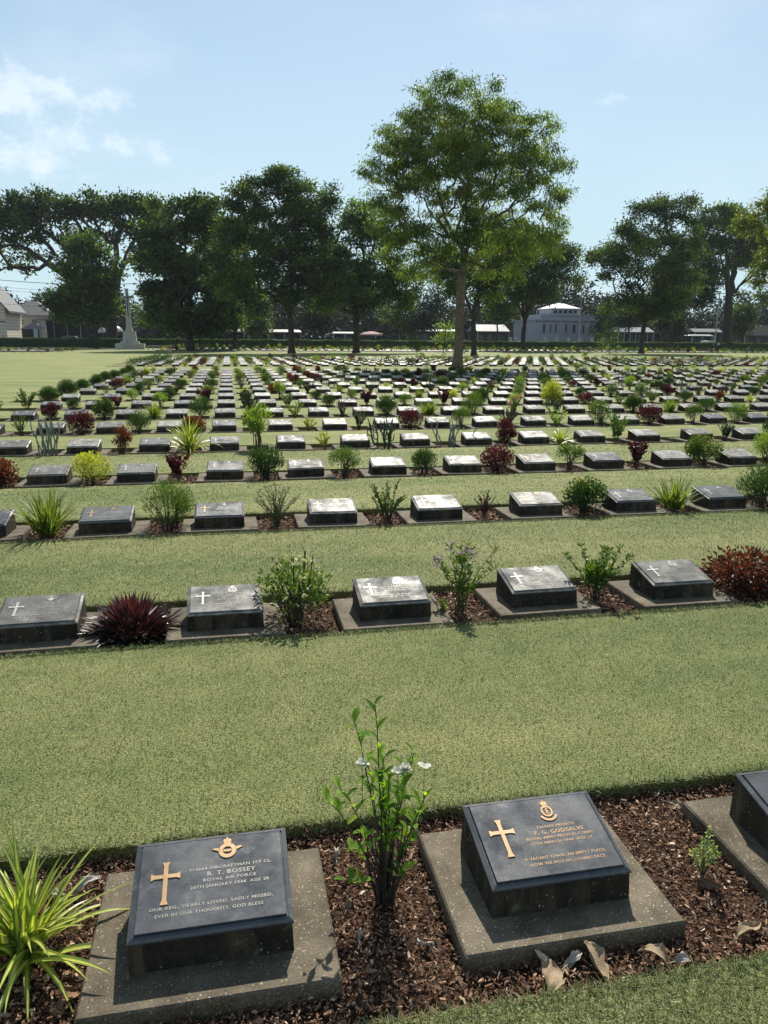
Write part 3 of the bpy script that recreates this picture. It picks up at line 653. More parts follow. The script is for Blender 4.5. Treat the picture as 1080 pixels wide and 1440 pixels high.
KIND = {   # kind: (builder list, object name, words, category)
 'dark': ([bushy(1, 'dark', 'stem', .19, .36, 2600, .026, .014, 34), bushy(2, 'dark', 'stem', .17, .33, 2300, .024, .013, 30)], 'round_shrub', 'dark green rounded bush', 'shrub'),
 'darkbig': ([bushy(3, 'dark', 'stem', .29, .46, 5200, .034, .018, 60, 0), bushy(4, 'dark', 'stem', .27, .44, 4600, .034, .018, 54, 0)], 'round_shrub', 'big dark green domed bush', 'shrub'),
 'ball': ([bushy(5, 'light', 'stem', .17, .36, 2600, .018, .009, 34, .1), bushy(6, 'mid', 'stem', .16, .36, 2400, .018, .01, 30, .1)], 'clipped_shrub', 'pale green clipped ball shrub', 'shrub'),
 'yball': ([bushy(7, 'mid', 'stem', .21, .36, 2400, .028, .017, 30, .05, .6, 7, False, 'yflow', 70, .016), bushy(8, 'dark', 'stem', .2, .36, 2400, .03, .018, 30, .05, .6, 7, False, 'yflow', 40, .016)], 'flecked_shrub', 'yellow flecked green bush', 'shrub'),
 'yellow': ([bushy(9, 'lime', 'stem', .17, .3, 1500, .024, .014, 24, .04, .7, 6, False, 'yflow', 90, .02), bushy(10, 'lime', 'gstem', .19, .36, 1600, .05, .016, 22, .04)], 'yellow_shrub', 'bright yellow leafed shrub', 'shrub'),
 'red': ([bushy(11, 'red', 'stem', .19, .30, 2300, .026, .015, 30, .03), bushy(12, 'red', 'stem', .15, .40, 2000, .03, .016, 26, .03, 1.0)], 'red_shrub', 'dense dark red shrub', 'shrub'),
 'redthin': ([sparse(13, 'red', 'stem', .16, .36, 12, 40, .055, .03, None, 0, .02, .35), sparse(14, 'red', 'stem', .13, .32, 14, 46, .026, .012, None, 0, .02, .3)], 'red_shrub', 'thin open red leafed shrub', 'shrub'),
 'rust': ([bushy(15, 'rust', 'stem', .2, .27, 1700, .038, .022, 24, .03), bushy(16, 'rust', 'stem', .14, .42, 1500, .03, .013, 24, .04, 1.2)], 'rusty_shrub', 'rust brown leafed shrub', 'shrub'),
 'fern': ([bushy(17, 'mid', 'stem', .19, .38, 3000, .032, .006, 30, .05, 1.3), bushy(18, 'dark', 'stem', .2, .36, 3000, .034, .007, 30, .05, 1.3)], 'feathery_shrub', 'feathery fine leaved green bush', 'shrub'),
 'grass': ([strap(19, 'strap', 110, .46, .022, .35, .75, 1.5, True, 5, .06), strap(20, 'strap', 90, .42, .02, .4, .7, 1.5, True, 5, .05)], 'strap_plant', 'upright clump of narrow green blades', 'plant'),
 'spider': ([strap(21, 'spider', 70, .46, .030, 1.5, .45, 1.45, False, 7, .03), strap(22, 'spider', 60, .4, .028, 1.6, .45, 1.4, False, 7, .03)], 'striped_plant', 'arching yellow striped strap plant', 'plant'),
 'stick': ([sparse(23, 'gstem', 'gstem', .2, .38, 34, 22, .03, .005, None, 0, .02, .3, 5, .0045), sparse(24, 'mid', 'gstem', .18, .36, 26, 16, .03, .006, None, 0, .02, .6, 4, .0045)], 'spiky_shrub', 'shrub of bare upright green sticks', 'shrub'),
 'cactus': ([columns(25, 'silver', 15, .5, .0085, .07, 0, 'grey2'), columns(26, 'silver', 12, .44, .009, .07, 0, 'grey2')], 'columnar_plant', 'tall silvery columnar stems', 'plant'),
 'cactusdark': ([columns(27, 'cactus', 9, .42, .011, .055, 3, 'dark'), columns(28, 'cactus', 8, .38, .011, .06, 3, 'dark')], 'columnar_plant', 'dark branching upright cactus-like plant', 'plant'),
 'sparse': ([sparse(29, 'mid', 'gstem', .2, .38, 13, 46, .04, .02), sparse(30, 'mid', 'stem', .17, .36, 16, 60, .024, .012)], 'airy_shrub', 'thin airy green shrub', 'shrub'),
 'treelet': ([treelet(31, 'light', .17, .5, 1100, .036, .018, .2), treelet(32, 'mid', .18, .44, 1200, .032, .016, .16)], 'small_tree', 'little light green single stemmed tree', 'small tree'),
 'tuft': ([sparse(33, 'lime', 'gstem', .12, .2, 10, 26, .035, .015), sparse(34, 'light', 'gstem', .14, .22, 9, 22, .04, .016)], 'small_plant', 'low pale yellow green tuft', 'plant'),
 'white': ([bushy(35, 'mid', 'stem', .18, .36, 1500, .03, .013, 24, .04, .8, 8, False, 'white', 60, .018)], 'flowering_shrub', 'green shrub with white blossoms', 'shrub'),
 'redflower': ([sparse(36, 'mid', 'stem', .17, .34, 16, 40, .03, .014, 'rflow', 6, .03)], 'flowering_shrub', 'thin shrub with bright red blossoms', 'shrub'),
 'grey': ([sparse(37, 'wood', 'stem', .2, .4, 26, 60, .026, .012), sparse(38, 'dark', 'stem', .18, .4, 20, 60, .03, .014)], 'twiggy_shrub', 'dull grey green twiggy shrub', 'shrub'),
}
PROTO = {}; SIMPLE = {}
for k, (ps, nm, words, cat) in KIND.items():
    PROTO[k] = []; SIMPLE[k] = []
    for p in ps:
        PROTO[k].append((p.f.mesh('foliage', p.mf), p.s.mesh('stems', p.ms), p.w.mesh('flowers', p.mw) if p.w.n else None))
        mats = [p.mf, p.ms]+([p.mw] if p.w.n else []); mb = MB(); mb.merge(p.f, 0); mb.merge(p.s, 1)
        if p.w.n: mb.merge(p.w, 2)
        SIMPLE[k].append((mb, mats, mb.mesh(nm, mats)))
def plant(k, x, y, v=0, s=1.0, rz=None, simple=False, sz=1.0):
    ps, nm, words, cat = KIND[k]; v %= len(ps); rz = random.uniform(0, 6.28) if rz is None else rz
    if simple:
        o = link(nm, SIMPLE[k][v][2], None, (x, y, 0)); o.rotation_euler = (0, 0, rz)
    else:
        o = empty(nm, (x, y, 0), rz); f, st, fl = PROTO[k][v]
        link('foliage', f, o); link('stems', st, o)
        if fl: link('flowers', fl, o)
    s *= 1.0; o.scale = (s, s, s*sz*.96); o['category'] = cat; o['words'] = words
    return o

# ------------------------------------------------------------ planting and marker plan of the rows
SPEC = {  # row: {gap: (kind, variant, scale, height)}; gap g lies between marker g and g+1
 2: {-3: ('red', 0, .8, 1), -2: ('grass', 0, 1.02, .8), -1: ('fern', 0, 1.0, 1), 0: ('stick', 0, 1.0, .95), 1: ('sparse', 1, 1.1, 1.0), 2: ('redthin', 1, .75, 1), 3: ('yball', 1, .92, .9), 4: ('grass', 1, .98, .82), 5: ('fern', 1, 1.05, 1), 6: ('dark', 0, 1, 1)},
 3: {-4: ('dark', 0, 1, 1), -3: ('rust', 0, .9, 1.1), -2: ('yellow', 0, 1.05, 1), -1: ('redthin', 0, 1.0, 1), 0: ('dark', 0, 1.0, 1), 1: ('ball', 1, 1.05, .9), 2: ('dark', 1, .85, 1), 3: ('red', 0, 1.0, 1), 4: ('treelet', 1, .9, .8), 5: ('redthin', 0, 1.05, 1.05), 6: ('yball', 0, 1.0, 1.05), 7: ('ball', 0, 1.1, 1.1), 8: ('rust', 1, 1, 1)},
 4: {-4: ('sparse', 1, 1, 1), -3: ('cactus', 0, 1.05, 1.1), -2: ('rust', 1, .9, 1.0), -1: ('spider', 0, 1.15, 1.15), 0: ('treelet', 0, 1.15, 1.1), 1: ('tuft', 0, 1.15, 1.2), 2: ('cactusdark', 0, 1.1, 1.05), 3: ('cactus', 1, 1.0, 1.1), 4: ('red', 1, 1.0, 1.0), 5: ('spider', 1, .92, .85), 6: ('sparse', 0, 1.1, 1.3), 7: ('tuft', 1, .5, .5), 8: ('grey', 1, .95, .9), 9: ('dark', 1, 1, 1)},
 5: {-4: ('sparse', 1, .9, 1.1), -3: ('red', 0, 1.1, 1.1), -2: ('fern', 1, .9, 1.05), -1: ('rust', 0, .9, 1), 0: ('sparse', 0, .9, 1), 1: ('tuft', 0, 1.3, .9), 2: ('grey', 1, .95, .95), 3: ('red', 0, 1.05, 1.05), 4: ('ball', 1, .95, 1.15), 5: ('grey', 0, 1.05, .95), 6: ('tuft', 1, 1.3, 1.4), 7: ('white', 0, 1.1, 1.15), 8: ('red', 0, 1.1, 1.1), 9: ('ball', 1, 1.0, 1.1), 10: ('fern', 0, 1, 1)},
 6: {-5: ('sparse', 0, 1.1, 1.2), -4: ('red', 1, .9, .95), -3: ('yball', 1, 1.0, 1.1), -2: ('grass', 0, 1.0, .75), -1: ('fern', 1, 1.05, 1.1), 0: ('grey', 0, 1.2, 1.2), 1: ('tuft', 1, 1.4, 1.3), 2: ('redthin', 1, 1.1, 1.1), 3: ('dark', 0, 1.1, 1.1), 4: ('grass', 0, 1.05, .7), 5: ('fern', 0, 1.15, 1.1), 6: ('redflower', 0, 1.2, 1.1), 7: ('cactusdark', 0, .9, .9), 8: ('sparse', 1, 1, 1), 9: ('yball', 1, 1.05, 1.05), 10: ('grass', 1, 1.1, .8), 11: ('fern', 1, 1.0, .8)},
 7: {-5: ('sparse', 0, 1.2, 1.2), -4: ('dark', 1, .8, .9), -3: ('redthin', 0, .95, 1), -2: ('treelet', 0, .9, .8), -1: ('redthin', 0, 1.2, 1.3), 0: ('grey', 1, 1.15, 1.1), 1: ('sparse', 0, 1.1, .95), 2: ('dark', 1, .95, .9), 3: ('redthin', 0, 1.1, 1.2), 4: ('ball', 1, 1.0, .85), 5: ('redthin', 0, 1.1, 1.1), 6: ('dark', 0, 1.05, 1.1), 7: ('ball', 0, .9, .9), 8: ('yellow', 1, 1.4, 1.2), 9: ('red', 0, .95, 1)},
}
RAND = ['dark', 'ball', 'red', 'red', 'redthin', 'rust', 'fern', 'fern', 'grass', 'spider', 'cactus', 'cactusdark', 'sparse', 'sparse', 'treelet', 'tuft', 'white', 'grey', 'grey', 'dark', 'yball', 'yellow', 'ball', 'stick']
PLATES = {(1, -1): ('grey', 'pale', 'star'), (1, 0): ('grey', 'pale', 'round'), (1, 1): ('grey', 'pale', 'wreath'), (1, 2): ('grey', 'pale', 'wings'), (1, 3): ('grey', 'pale', 'round'),
          (2, -2): ('slate', 'gold', 'star'), (2, -1): ('slate', 'gold', 'bugle'), (2, 0): ('slate', 'gold', 'star'), (2, 1): ('silver', 'bronze', 'round'), (2, 2): ('silver', 'pale', 'wreath'), (2, 3): ('silver', 'bronze', 'wings'), (2, 4): ('slate', 'pale', 'round'), (2, 5): ('slate', 'pale', 'bugle'),
          (0, 2): ('slate', 'gold', 'round')}
ORD = ['zeroth', 'first', 'second', 'third', 'fourth', 'fifth', 'sixth', 'seventh', 'eighth', 'ninth', 'tenth', 'eleventh', 'twelfth', 'thirteenth', 'fourteenth', 'fifteenth', 'sixteenth', 'seventeenth', 'eighteenth', 'nineteenth', 'twentieth',
       'twenty-first', 'twenty-second', 'twenty-third', 'twenty-fourth', 'twenty-fifth', 'twenty-sixth', 'twenty-seventh', 'twenty-eighth', 'twenty-ninth', 'thirtieth', 'thirty-first', 'thirty-second', 'thirty-third', 'thirty-fourth', 'thirty-fifth', 'thirty-sixth']
def onscreen(x, y, z=.08, mg=4):
    X, Y = proj((x, y, z)); return -mg < X < 1080+mg and Y < 1440+20
RW = lambda r: 'front row' if r == 0 else ORD[r+1]+' row from the front'
def leftcol(r): return -4 if r >= 6 else (-4 if r >= 5 else -4)
CAP = 300
plan = []      # (row, col, x, y)
rg = random.Random(5)
for r in range(NROW):
    for c in range(-4, 44): plan.append((r, c, c*SX+.2, front(r)+.14))
for k, yb in enumerate(B2):
    for c in range(-5, 72): plan.append((NROW+k, c, c*SX+.2, yb+.14))
vis = [p for p in plan if onscreen(p[2]-.31, p[3], 0) or onscreen(p[2]+.31, p[3], 0)]
near = set((p[0], p[1]) for p in sorted(vis, key=lambda p: -1/((p[2]-CX)**2+p[3]**2))[:CAP])
farm = MB()
def far_marker(mb, x, y, g):
    mb.box(x-.305, x+.305, y-.25, y+.24, -.02, 0.0, .5, 0)
    mb.hexa([(x-.199, y-.142, 0), (x+.199, y-.142, 0), (x+.199, y+.142, 0), (x-.199, y+.142, 0)], [(x-.196, y-.137, .09), (x+.196, y-.137, .09), (x+.196, y+.139, .155), (x-.196, y+.139, .155)], .5, 1)
    z = .0915; mb.add([(x-.2, y-.141, z), (x+.2, y-.141, z), (x+.2, y+.141, z+.0665), (x-.2, y+.141, z+.0665)], [(0, 1, 2, 3)], g.random(), 2 if g.random() < .4 else 3)
rows_m = {}; rows_p = {}
for r, c, x, y in plan:
    v_ = (onscreen(x-.31, y, 0) or onscreen(x+.31, y, 0))
    if not v_:
        if r < 6 and any(onscreen(x+k*SX-s_*.31, y, 0) for k in (-1, -2, 1, 2) for s_ in (-1, 1)): near.add((r, c))
        else:
            if r >= NROW and y < 60 and c < 71 and abs(proj((x, y, 0))[0]-540) < 600: far_marker(farm, x, y, rg)
            continue
    if (r, c) in near and r < NROW:
        if (r, c) in PLATES: pl, mk, em = PLATES[(r, c)]
        else: pl = rg.choice(['slate', 'slate', 'grey', 'grey', 'silver'] if c < 2 else ['slate', 'grey', 'grey', 'silver', 'silver']); mk = rg.choice(['pale', 'pale', 'gold'] if r < 4 else ['pale']); em = rg.choice(['round', 'star', 'wreath', 'wings', 'bugle'])
        rz = 0 if r == 0 else rg.gauss(0, .012); jx, jy = (0, 0) if r == 0 else (rg.gauss(0, .012), rg.gauss(0, .012))
        if (r, c) == (0, 0): o = marker(x-.002, y, 'slate', 'gold', 'wings', T1)
        elif (r, c) == (0, 1): o = marker(x+.005, y+.004, 'slate', 'gold', 'wreath', T2)
        else: o = marker(x+jx, y+jy, pl, mk, em, None, r < 9, rz)
        rows_m.setdefault(r, []).append((x, o, c))
    elif v_: far_marker(farm, x+rg.gauss(0, .015), y+rg.gauss(0, .02), rg)
PW = {'slate': 'blue-grey', 'grey': 'grey', 'silver': 'glare-brightened grey'}
PCNT = sum(len(v) for v in rows_m.values())
# plants between the markers
pspots = []
for r in range(1, NROW):
    for gp in range(-5, 44):
        x = gp*SX+.658; y = front(r)+.13
        if gp == -5:
            if r >= 6: pspots.append((r, gp, x-.05, y))
            continue
        pspots.append((r, gp, x, y))
for k, yb in enumerate(B2):
    for gp in range(-6, 70): pspots.append((NROW+k, gp, gp*SX+.658, yb+.13))
vp = [p for p in pspots if onscreen(p[2]-.2, p[3]) or onscreen(p[2]+.2, p[3])]
vp.sort(key=lambda p: (p[2]-CX)**2+p[3]**2)
farp = []; shade_rg = random.Random(9); npl = 0
for r, gp, x, y in vp:
    if r == 1: continue
    sp_ = SPEC.get(r, {}).get(gp)
    if sp_ is None:
        if gp == -5 or (r >= NROW and gp == -6): sp_ = ('darkbig', shade_rg.randint(0, 1), shade_rg.uniform(.66, .86), shade_rg.uniform(.95, 1.05))
        else:
            if shade_rg.random() < .12: continue
            kk = shade_rg.choice(RAND); sp_ = (kk, shade_rg.randint(0, 1), shade_rg.uniform(.72, 1.12), shade_rg.uniform(.8, 1.1))
    x += shade_rg.gauss(0, .02); y += shade_rg.gauss(0, .03)
    if npl < 285 and r < NROW:
        o = plant(sp_[0], x, y, sp_[1], sp_[2], None, r >= 7, sp_[3]); rows_p.setdefault(r, []).append((x, o, gp)); npl += 1
    else: farp.append((sp_[0], sp_[1], sp_[2], sp_[3], x, y))

# far planting, thinned to what one can see at that distance
LOD = {}
def lod(k, v, nq=150, grow=2.4):
    key = (k, v, nq)
    if key not in LOD:
        mb, mats, _ = SIMPLE[k][v]; V = np.concatenate(mb.V); Q = np.concatenate(mb.Q); M_ = np.concatenate(mb.m); r_ = np.concatenate(mb.r)
        g = np.random.default_rng(3); lf = np.where(M_ != 1)[0]; st = np.where(M_ == 1)[0]
        pick = g.choice(lf, min(nq, len(lf)), False); Vq = V[Q[pick]]; c = Vq.mean(1, keepdims=True); Vq = c+(Vq-c)*grow
        s2 = g.choice(st, min(24, len(st)), False); Vs = V[Q[s2]]
        LOD[key] = (np.concatenate([Vq, Vs]).reshape(-1, 3), np.concatenate([r_[Q[pick]], r_[Q[s2]]]).ravel(), [mats[i] for i in M_[pick]]+[mats[1]]*len(s2))
    return LOD[key]
fV, fR, fM, slots = [], [], [], []
def far_plant(k, v, s, sz, x, y, nq=150):
    V, r_, ms_ = lod(k, v % len(KIND[k][0]), nq, 2.4 if nq > 100 else 4.0)
    a = rg.uniform(0, 6.28); ca, sa = math.cos(a)*s, math.sin(a)*s
    W = np.stack([V[:, 0]*ca-V[:, 1]*sa+x, V[:, 0]*sa+V[:, 1]*ca+y, V[:, 2]*s*sz], 1)
    fV.append(W); fR.append(r_)
    for m_ in ms_:
        if m_ not in slots: slots.append(m_)
    fM.extend(slots.index(m_) for m_ in ms_)
for k, v, s, sz, x, y in farp: far_plant(k, v, s*1.25, sz, x, y, 150 if y < 62 else 60)
g3 = random.Random(21)
for k in range(10):
    yb = 96+2.219*k
    for c in range(-9, 118):
        x = c*SX+.2
        if onscreen(x, yb):
            far_marker(farm, x+g3.gauss(0, .03), yb+g3.gauss(0, .05), rg)
            if g3.random() < .9: kk = g3.choice(RAND); far_plant(kk, g3.randint(0, 1), g3.uniform(1.1, 1.7), 1.1, x+.458, yb, 44)
for k in range(5):
    yb = 84+2.219*k
    for c in range(-40, -19):
        x = c*SX; far_marker(farm, x, yb, rg)
        if g3.random() < .6: far_plant(g3.choice(['grey', 'ball', 'dark', 'sparse', 'red']), g3.randint(0, 1), 1.2, 1.1, x+.45, yb, 60)
    far_plant('darkbig', k, 1.1, 1, -19.0*SX+.6, yb, 60)
tag(farm.build('grave_marker_field', [SLAB, PED, PLS, PLG]), 'hundreds of low pale grave markers in the far half of the cemetery', 'grave markers', kind='stuff')
tag(link('shrub_planting', qmesh('shrub_planting', np.concatenate(fV), np.arange(len(fM)*4).reshape(-1, 4), slots, np.concatenate(fR), fM)), 'mixed green, red and yellow shrubs between the far grave markers', 'shrubs', kind='stuff')
# beds of the far rows
sm_ = MB()
for yb in B2: sm_.box(-6.0, 75, yb-.2, yb+.5, ZL-.012, ZL-.004)
tag(sm_.build('far_bed', SOIL), kind='structure')

# ------------------------------------------------------------ hero plants of the first two rows
def put(p, name, x, y, label, cat, rz=0, z=0.0):
    o = empty(name, (x, y, z), rz); 
    if p.f.n: p.f.build('foliage', p.mf, o)
    if p.s.n: p.s.build('stems', p.ms, o)
    if p.w.n: p.w.build('flowers', p.mw, o)
    return tag(o, label, cat)
GV = 'plants growing in the two nearest beds'
# striped strap plant left of the nearest marker
p = P(G['spider'], G['stem']); g = np.random.default_rng(77)
for i in range(80):
    f_ = i/80; az = i*2.39996+g.normal()*.15; el = .3+1.1*f_+g.normal()*.08
    ribbon(p.f, (g.normal()*.018, g.normal()*.018, -.035+.02*f_), az, el, .26*g.uniform(.8, 1.2), .021*g.uniform(.8, 1.15), 1.25*g.uniform(.5, 1.3)*(1-.6*f_), 10, None, g, twist=g.normal()*.2, fold=.35)
p.s.tube([(0, 0, -.06), (0, 0, 0)], [.02, .015], 8)
put(p, 'striped_plant', -.272, 1.765, 'yellow and green striped strap plant at the bottom left corner beside the nearest slab', 'plant')
# gardenia-like shrub with white flowers
p = P(leafmat('bright_leaf', [(0, (.07, .14, .02)), (.6, (.16, .27, .03)), (1, (.3, .42, .06))], .5, .5, .3, (1.5, 1.7, .4)), G['stem'], G['white']); g = np.random.default_rng(5)
def gleaf(mb, q, az, el, ln, wd, g):
    ribbon(mb, q, az, el, ln, wd, .9*g.uniform(.3, 1.2), 5, float(np.clip(g.normal(.5, .25), 0, 1)), g, lambda t: max(.04, math.sin(math.pi*min(1, (t*.93+.04))**.85)), fold=.35)
tips = [(-.035, .0, .60, 1), (-.105, .02, .54, 1), (-.17, -.01, .36, 0), (.10, .02, .42, 1), (.145, -.01, .30, 0), (.02, .03, .36, 1), (-.02, -.02, .44, 1), (.055, -.03, .34, 1), (-.20, .03, .30, 0), (.08, .06, .36, 0), (-.09, -.03, .22, 0), (.09, -.02, .16, 0), (-.13, .02, .14, 0), (-.06, .05, .40, 0), (.0, .0, .27, 1), (.13, .05, .19, 0), (-.16, -.05, .08, 0), (.06, -.06, .1, 0)]
for i, (tx, ty, tz, dense) in enumerate(tips):
    ts = np.linspace(0, 1, 9); b_ = np.array([g.normal()*.014, g.normal()*.014, -.05]); tip = np.array([tx, ty, tz])
    pts = np.stack([b_+(tip-b_)*np.array([t**1.5, t**1.5, t]) for t in ts])+g.normal(size=(9, 3))*.004*ts[:, None]
    p.s.tube(pts, np.linspace(.0042, .0015, 9), 5, g.random())
    n_ = 13 if dense else 6
    for k in range(n_):
        t = 1-(k/n_)*(.55 if dense else .3); j = t*8; a0 = min(7, int(j)); q = pts[a0]*(1-j+a0)+pts[a0+1]*(j-a0)
        gleaf(p.f, q, k*2.2+i, .75*g.uniform(.5, 1.3), .056*g.uniform(.7, 1.15), .024*g.uniform(.8, 1.15), g)
for k in range(28):   # tangle of bare old twigs low down
    a = g.uniform(0, 6.28); r_ = .015+.05*g.random(); h_ = g.uniform(.1, .26)
    q = np.array([math.cos(a)*r_*.5, math.sin(a)*r_*.5, -.05]); e = np.array([math.cos(a)*r_*1.3, math.sin(a)*r_*1.3, h_]); mid = (q+e)/2+g.normal(size=3)*.012
    p.s.tube([q, mid, e, e+g.normal(size=3)*.02+np.array([0, 0, .02])], [.0042, .0032, .002, .001], 4, g.random())
for q, n_ in (((-.085, .0, .41), 9), ((.045, .01, .365), 9), ((.075, .015, .372), 11), ((.14, .0, .385), 3)):
    for k in range(n_): ribbon(p.w, q, k*2.4, .3+.1*k, .026, .019, .8, 3, float(g.random()), g, lambda t: .5+.9*math.sin(math.pi*min(t+.1, 1)), fold=.2)
    p.s.tube([np.array(q)+np.array([0, 0, -.12]), np.array(q)], [.0013, .001], 4)
put(p, 'flowering_shrub', .665, 1.775, 'tall green shrub with a few white flowers between the two nearest grave markers', 'shrub').scale = (.76, .85, .95)
# small variegated sprig
p = P(leafmat('variegated_leaf', [(0, (.12, .18, .06)), (1, (.42, .45, .26))], .35), G['gstem']); g = np.random.default_rng(15)
for i in range(7):
    a = g.uniform(0, 6.28); tp = np.array([math.cos(a)*.035, math.sin(a)*.03, g.uniform(.03, .06) if i else .125]); tp[:2] *= (1 if i else .4); q = np.array([0, 0, -.05])
    p.s.tube([q, (q+tp)/2, tp], [.002, .0016, .001], 4)
    n_ = 30; t = g.uniform(.45, 1, n_)[:, None]; D = g.normal(size=(n_, 3))+np.array([0, 0, .6]); leafquads(p.f, q+(tp-q)*t+g.normal(size=(n_, 3))*.004, D, .016*g.uniform(.6, 1.2, n_), .010, g.random(n_), g)
sx_ = 1.612; put(p, 'small_plant', sx_, 1.70, 'tiny cream and green variegated sprig in the bark between second and third nearest markers', 'plant')
# row two, left to right
yb = front(1)
p = P(G['rosette'], G['stem']); g = np.random.default_rng(31)
for i in range(460):
    f_ = i/460; az = i*2.39996+g.normal()*.3; rr0 = math.sqrt(g.random()); r_ = .14*rr0; el = 1.42-1.5*rr0**1.6+g.normal()*.18
    tone = float(np.clip(.15+.42*(el+.1)+g.normal()*.2, 0, 1))
    ribbon(p.f, (math.cos(az)*r_, math.sin(az)*r_, -.03+.09*(1-rr0)), az, el, .15*g.uniform(.75, 1.2), .022, .35*g.normal(), 4, tone, g, fold=.4)
p.s.tube([(0, 0, -.06), (0, 0, 0.03)], [.03, .02], 8)
o = put(p, 'rosette_plant', -.262, yb+.115, 'big dark red spiky rosette plant between the two leftmost markers of the second row', 'plant'); o.scale = (1.08, .95, .92)
p = bushy(41, 'mid', 'stem', .205, .37, 1000, .036, .015, 20, .02, .7, 9, False, 'cream', 60, .024)
for dx, dy, hh in ((.07, 0, .40), (-.1, .03, .33), (.12, .03, .36), (0, .02, .36)): p.s.tube([(0, 0, -.05), (dx*.8, dy, .2), (dx, dy, hh)], [.007, .006, .006 if dx == .07 else .003], 6)
put(p, 'flowering_shrub', .60, yb+.14, 'leafy green shrub with cream flower heads in the second row', 'shrub').scale = (.92, .92, .92)
p = sparse(42, 'mid', 'gstem', .2, .42, 17, 22, .045, .014, 'pink', 5, .03, .35, 4, .0032, .7)
put(p, 'flowering_plant', .655+SX, yb+.14, 'tall thin stemmed plant with mauve pink flower heads in the second row', 'plant')
p = sparse(43, 'mid', 'stem', .21, .36, 11, 34, .036, .016, None, 0, .02, .3, 5, .0045, .6); q2 = bushy(44, 'dark', 'stem', .07, .22, 260, .045, .018, 10, .03); p.f.merge(q2.f)
put(p, 'airy_shrub', .60+2*SX, yb+.17, 'open branching green shrub left of the darkest marker in the second row', 'shrub')
p = bushy(45, 'rust', 'stem', .25, .27, 1500, .044, .022, 22, .02, .3)
o = put(p, 'rusty_shrub', .68+3*SX, yb+.16, 'sprawling rust brown shrub at the right edge of the second row', 'shrub'); o.scale = (.95, .9, .82)
p = sparse(46, 'light', 'gstem', .06, .1, 6, 14, .026, .014)
put(p, 'small_plant', SX+.50, yb+.06, 'low light green sprout at the slab left of the mauve flowered plant', 'plant')
p = bushy(47, 'dark', 'stem', .16, .3, 900, .03, .015, 20, .04); 

# dry leaves and other litter
DRY = {'tan': plain('dry_leaf_tan', (.30, .225, .145), .75, .25, .4, 30, 0, .3), 'pale': plain('dry_leaf_pale', (.42, .39, .34), .75, .3, .2, 18, 0, .3), 'brown': plain('dry_leaf_brown', (.2, .12, .07), .75, .25, .3, 18, 0, .3)}
def dry(x, y, L_, W_, az, curl, tilt, kind, seed, label, z=ZM+.012):
    g = np.random.default_rng(seed); n, c = 10, 8; V = []
    for i in range(n+1):
        t = i/n; wd = W_*(max(.02, math.sin(math.pi*min(1, t*.96+.02))**.7))*(1+.14*math.sin(t*19+seed)+.06*math.sin(t*43))
        for j in range(c+1):
            u = (j/c-.5); a = u*curl*2
            rr_ = wd/(2*max(.2, abs(curl)))
            X = (t-.5)*L_*(1-.1*abs(u)); Y = rr_*math.sin(a); Z = rr_*(1-math.cos(a))+.012*math.sin(t*5+seed)+.02*math.sin(math.pi*t)*tilt+.35*L_*tilt*(t-.3)**2+g.normal()*.0011+.004*math.sin(u*14+t*9+seed)
            V.append((X, Y, Z))
    V = np.array(V); Q = [(i*(c+1)+j, i*(c+1)+j+1, (i+1)*(c+1)+j+1, (i+1)*(c+1)+j) for i in range(n) for j in range(c)]
    mb = MB(); mb.add(V, Q); mb.tube([(-L_*.5-.025, 0, .004), (-L_*.5, 0, .004), (0, 0, .002)], [.0012, .0015, .0012], 4)
    o = mb.build('dry_leaf', DRY[kind], None, (x, y, z), True); o.rotation_euler = (g.normal()*.25+.35, g.normal()*.2, az); o.scale = (.84, .84, .84)
    return tag(o, label, 'leaf', 'big dry leaves lying in the nearest bed')
dry(1.005, 1.435, 0.113, 0.084, 1.15, .9, 1.0, 'tan', 1, 'large tan curled dry leaf at the grass edge, leftmost in front of the right slab')
dry(1.02, 1.475, 0.101, 0.038, 2.3, 1.5, .6, 'pale', 2, 'narrow grey rolled dry leaf standing beside the large tan leaf by the right slab')
dry(1.135, 1.45, 0.118, 0.080, 1.9, 1.1, 1.2, 'tan', 3, 'tan folded dry leaf with dark hollow beneath it in front of the right slab')
dry(1.09, 1.475, 0.076, 0.042, .5, 1.6, .4, 'pale', 4, 'small pale crumpled leaf scrap between two tan leaves by the right slab')
dry(1.295, 1.425, 0.113, 0.071, 2.4, 1.0, 1.0, 'tan', 5, 'pointed tan dry leaf below the right corner of the right slab')
dry(1.37, 1.425, 0.076, 0.034, .2, .8, .3, 'pale', 6, 'flat pale strip of leaf right of the pointed tan leaf')
dry(1.60, 1.475, 0.126, 0.059, .35, 1.3, .3, 'tan', 7, 'long pale tan dry leaf at the right edge of the picture above the grass')
dry(1.63, 1.41, 0.109, 0.084, 1.2, 1.0, 1.1, 'tan', 8, 'broad tan dry leaf at the bottom right corner by the grass')
dry(1.60, 1.66, 0.092, 0.042, -.6, 1.3, .8, 'brown', 9, 'dark brown arched dry leaf below the tiny variegated sprig')
dry(1.725, 2.02, 0.071, 0.046, -.9, .6, .2, 'tan', 10, 'tan dry leaf lying in the bark at the top of the right gap')
dry(-.17, 1.99, 0.118, 0.042, .45, 1.2, .6, 'pale', 11, 'long pale grey dry leaf behind the striped plant')
dry(-.235, 1.965, 0.067, 0.029, -.4, 1.0, .5, 'pale', 12, 'short pale dry leaf just behind the striped plant')
dry(-.225, 1.505, 0.080, 0.030, .05, 1.3, .3, 'pale', 13, 'pale dry leaf in the bark in front of the striped plant')
dry(.735, 1.60, 0.063, 0.024, 2.2, 1.2, .2, 'pale', 14, 'thin pale dry leaf beside the left edge of the right slab')
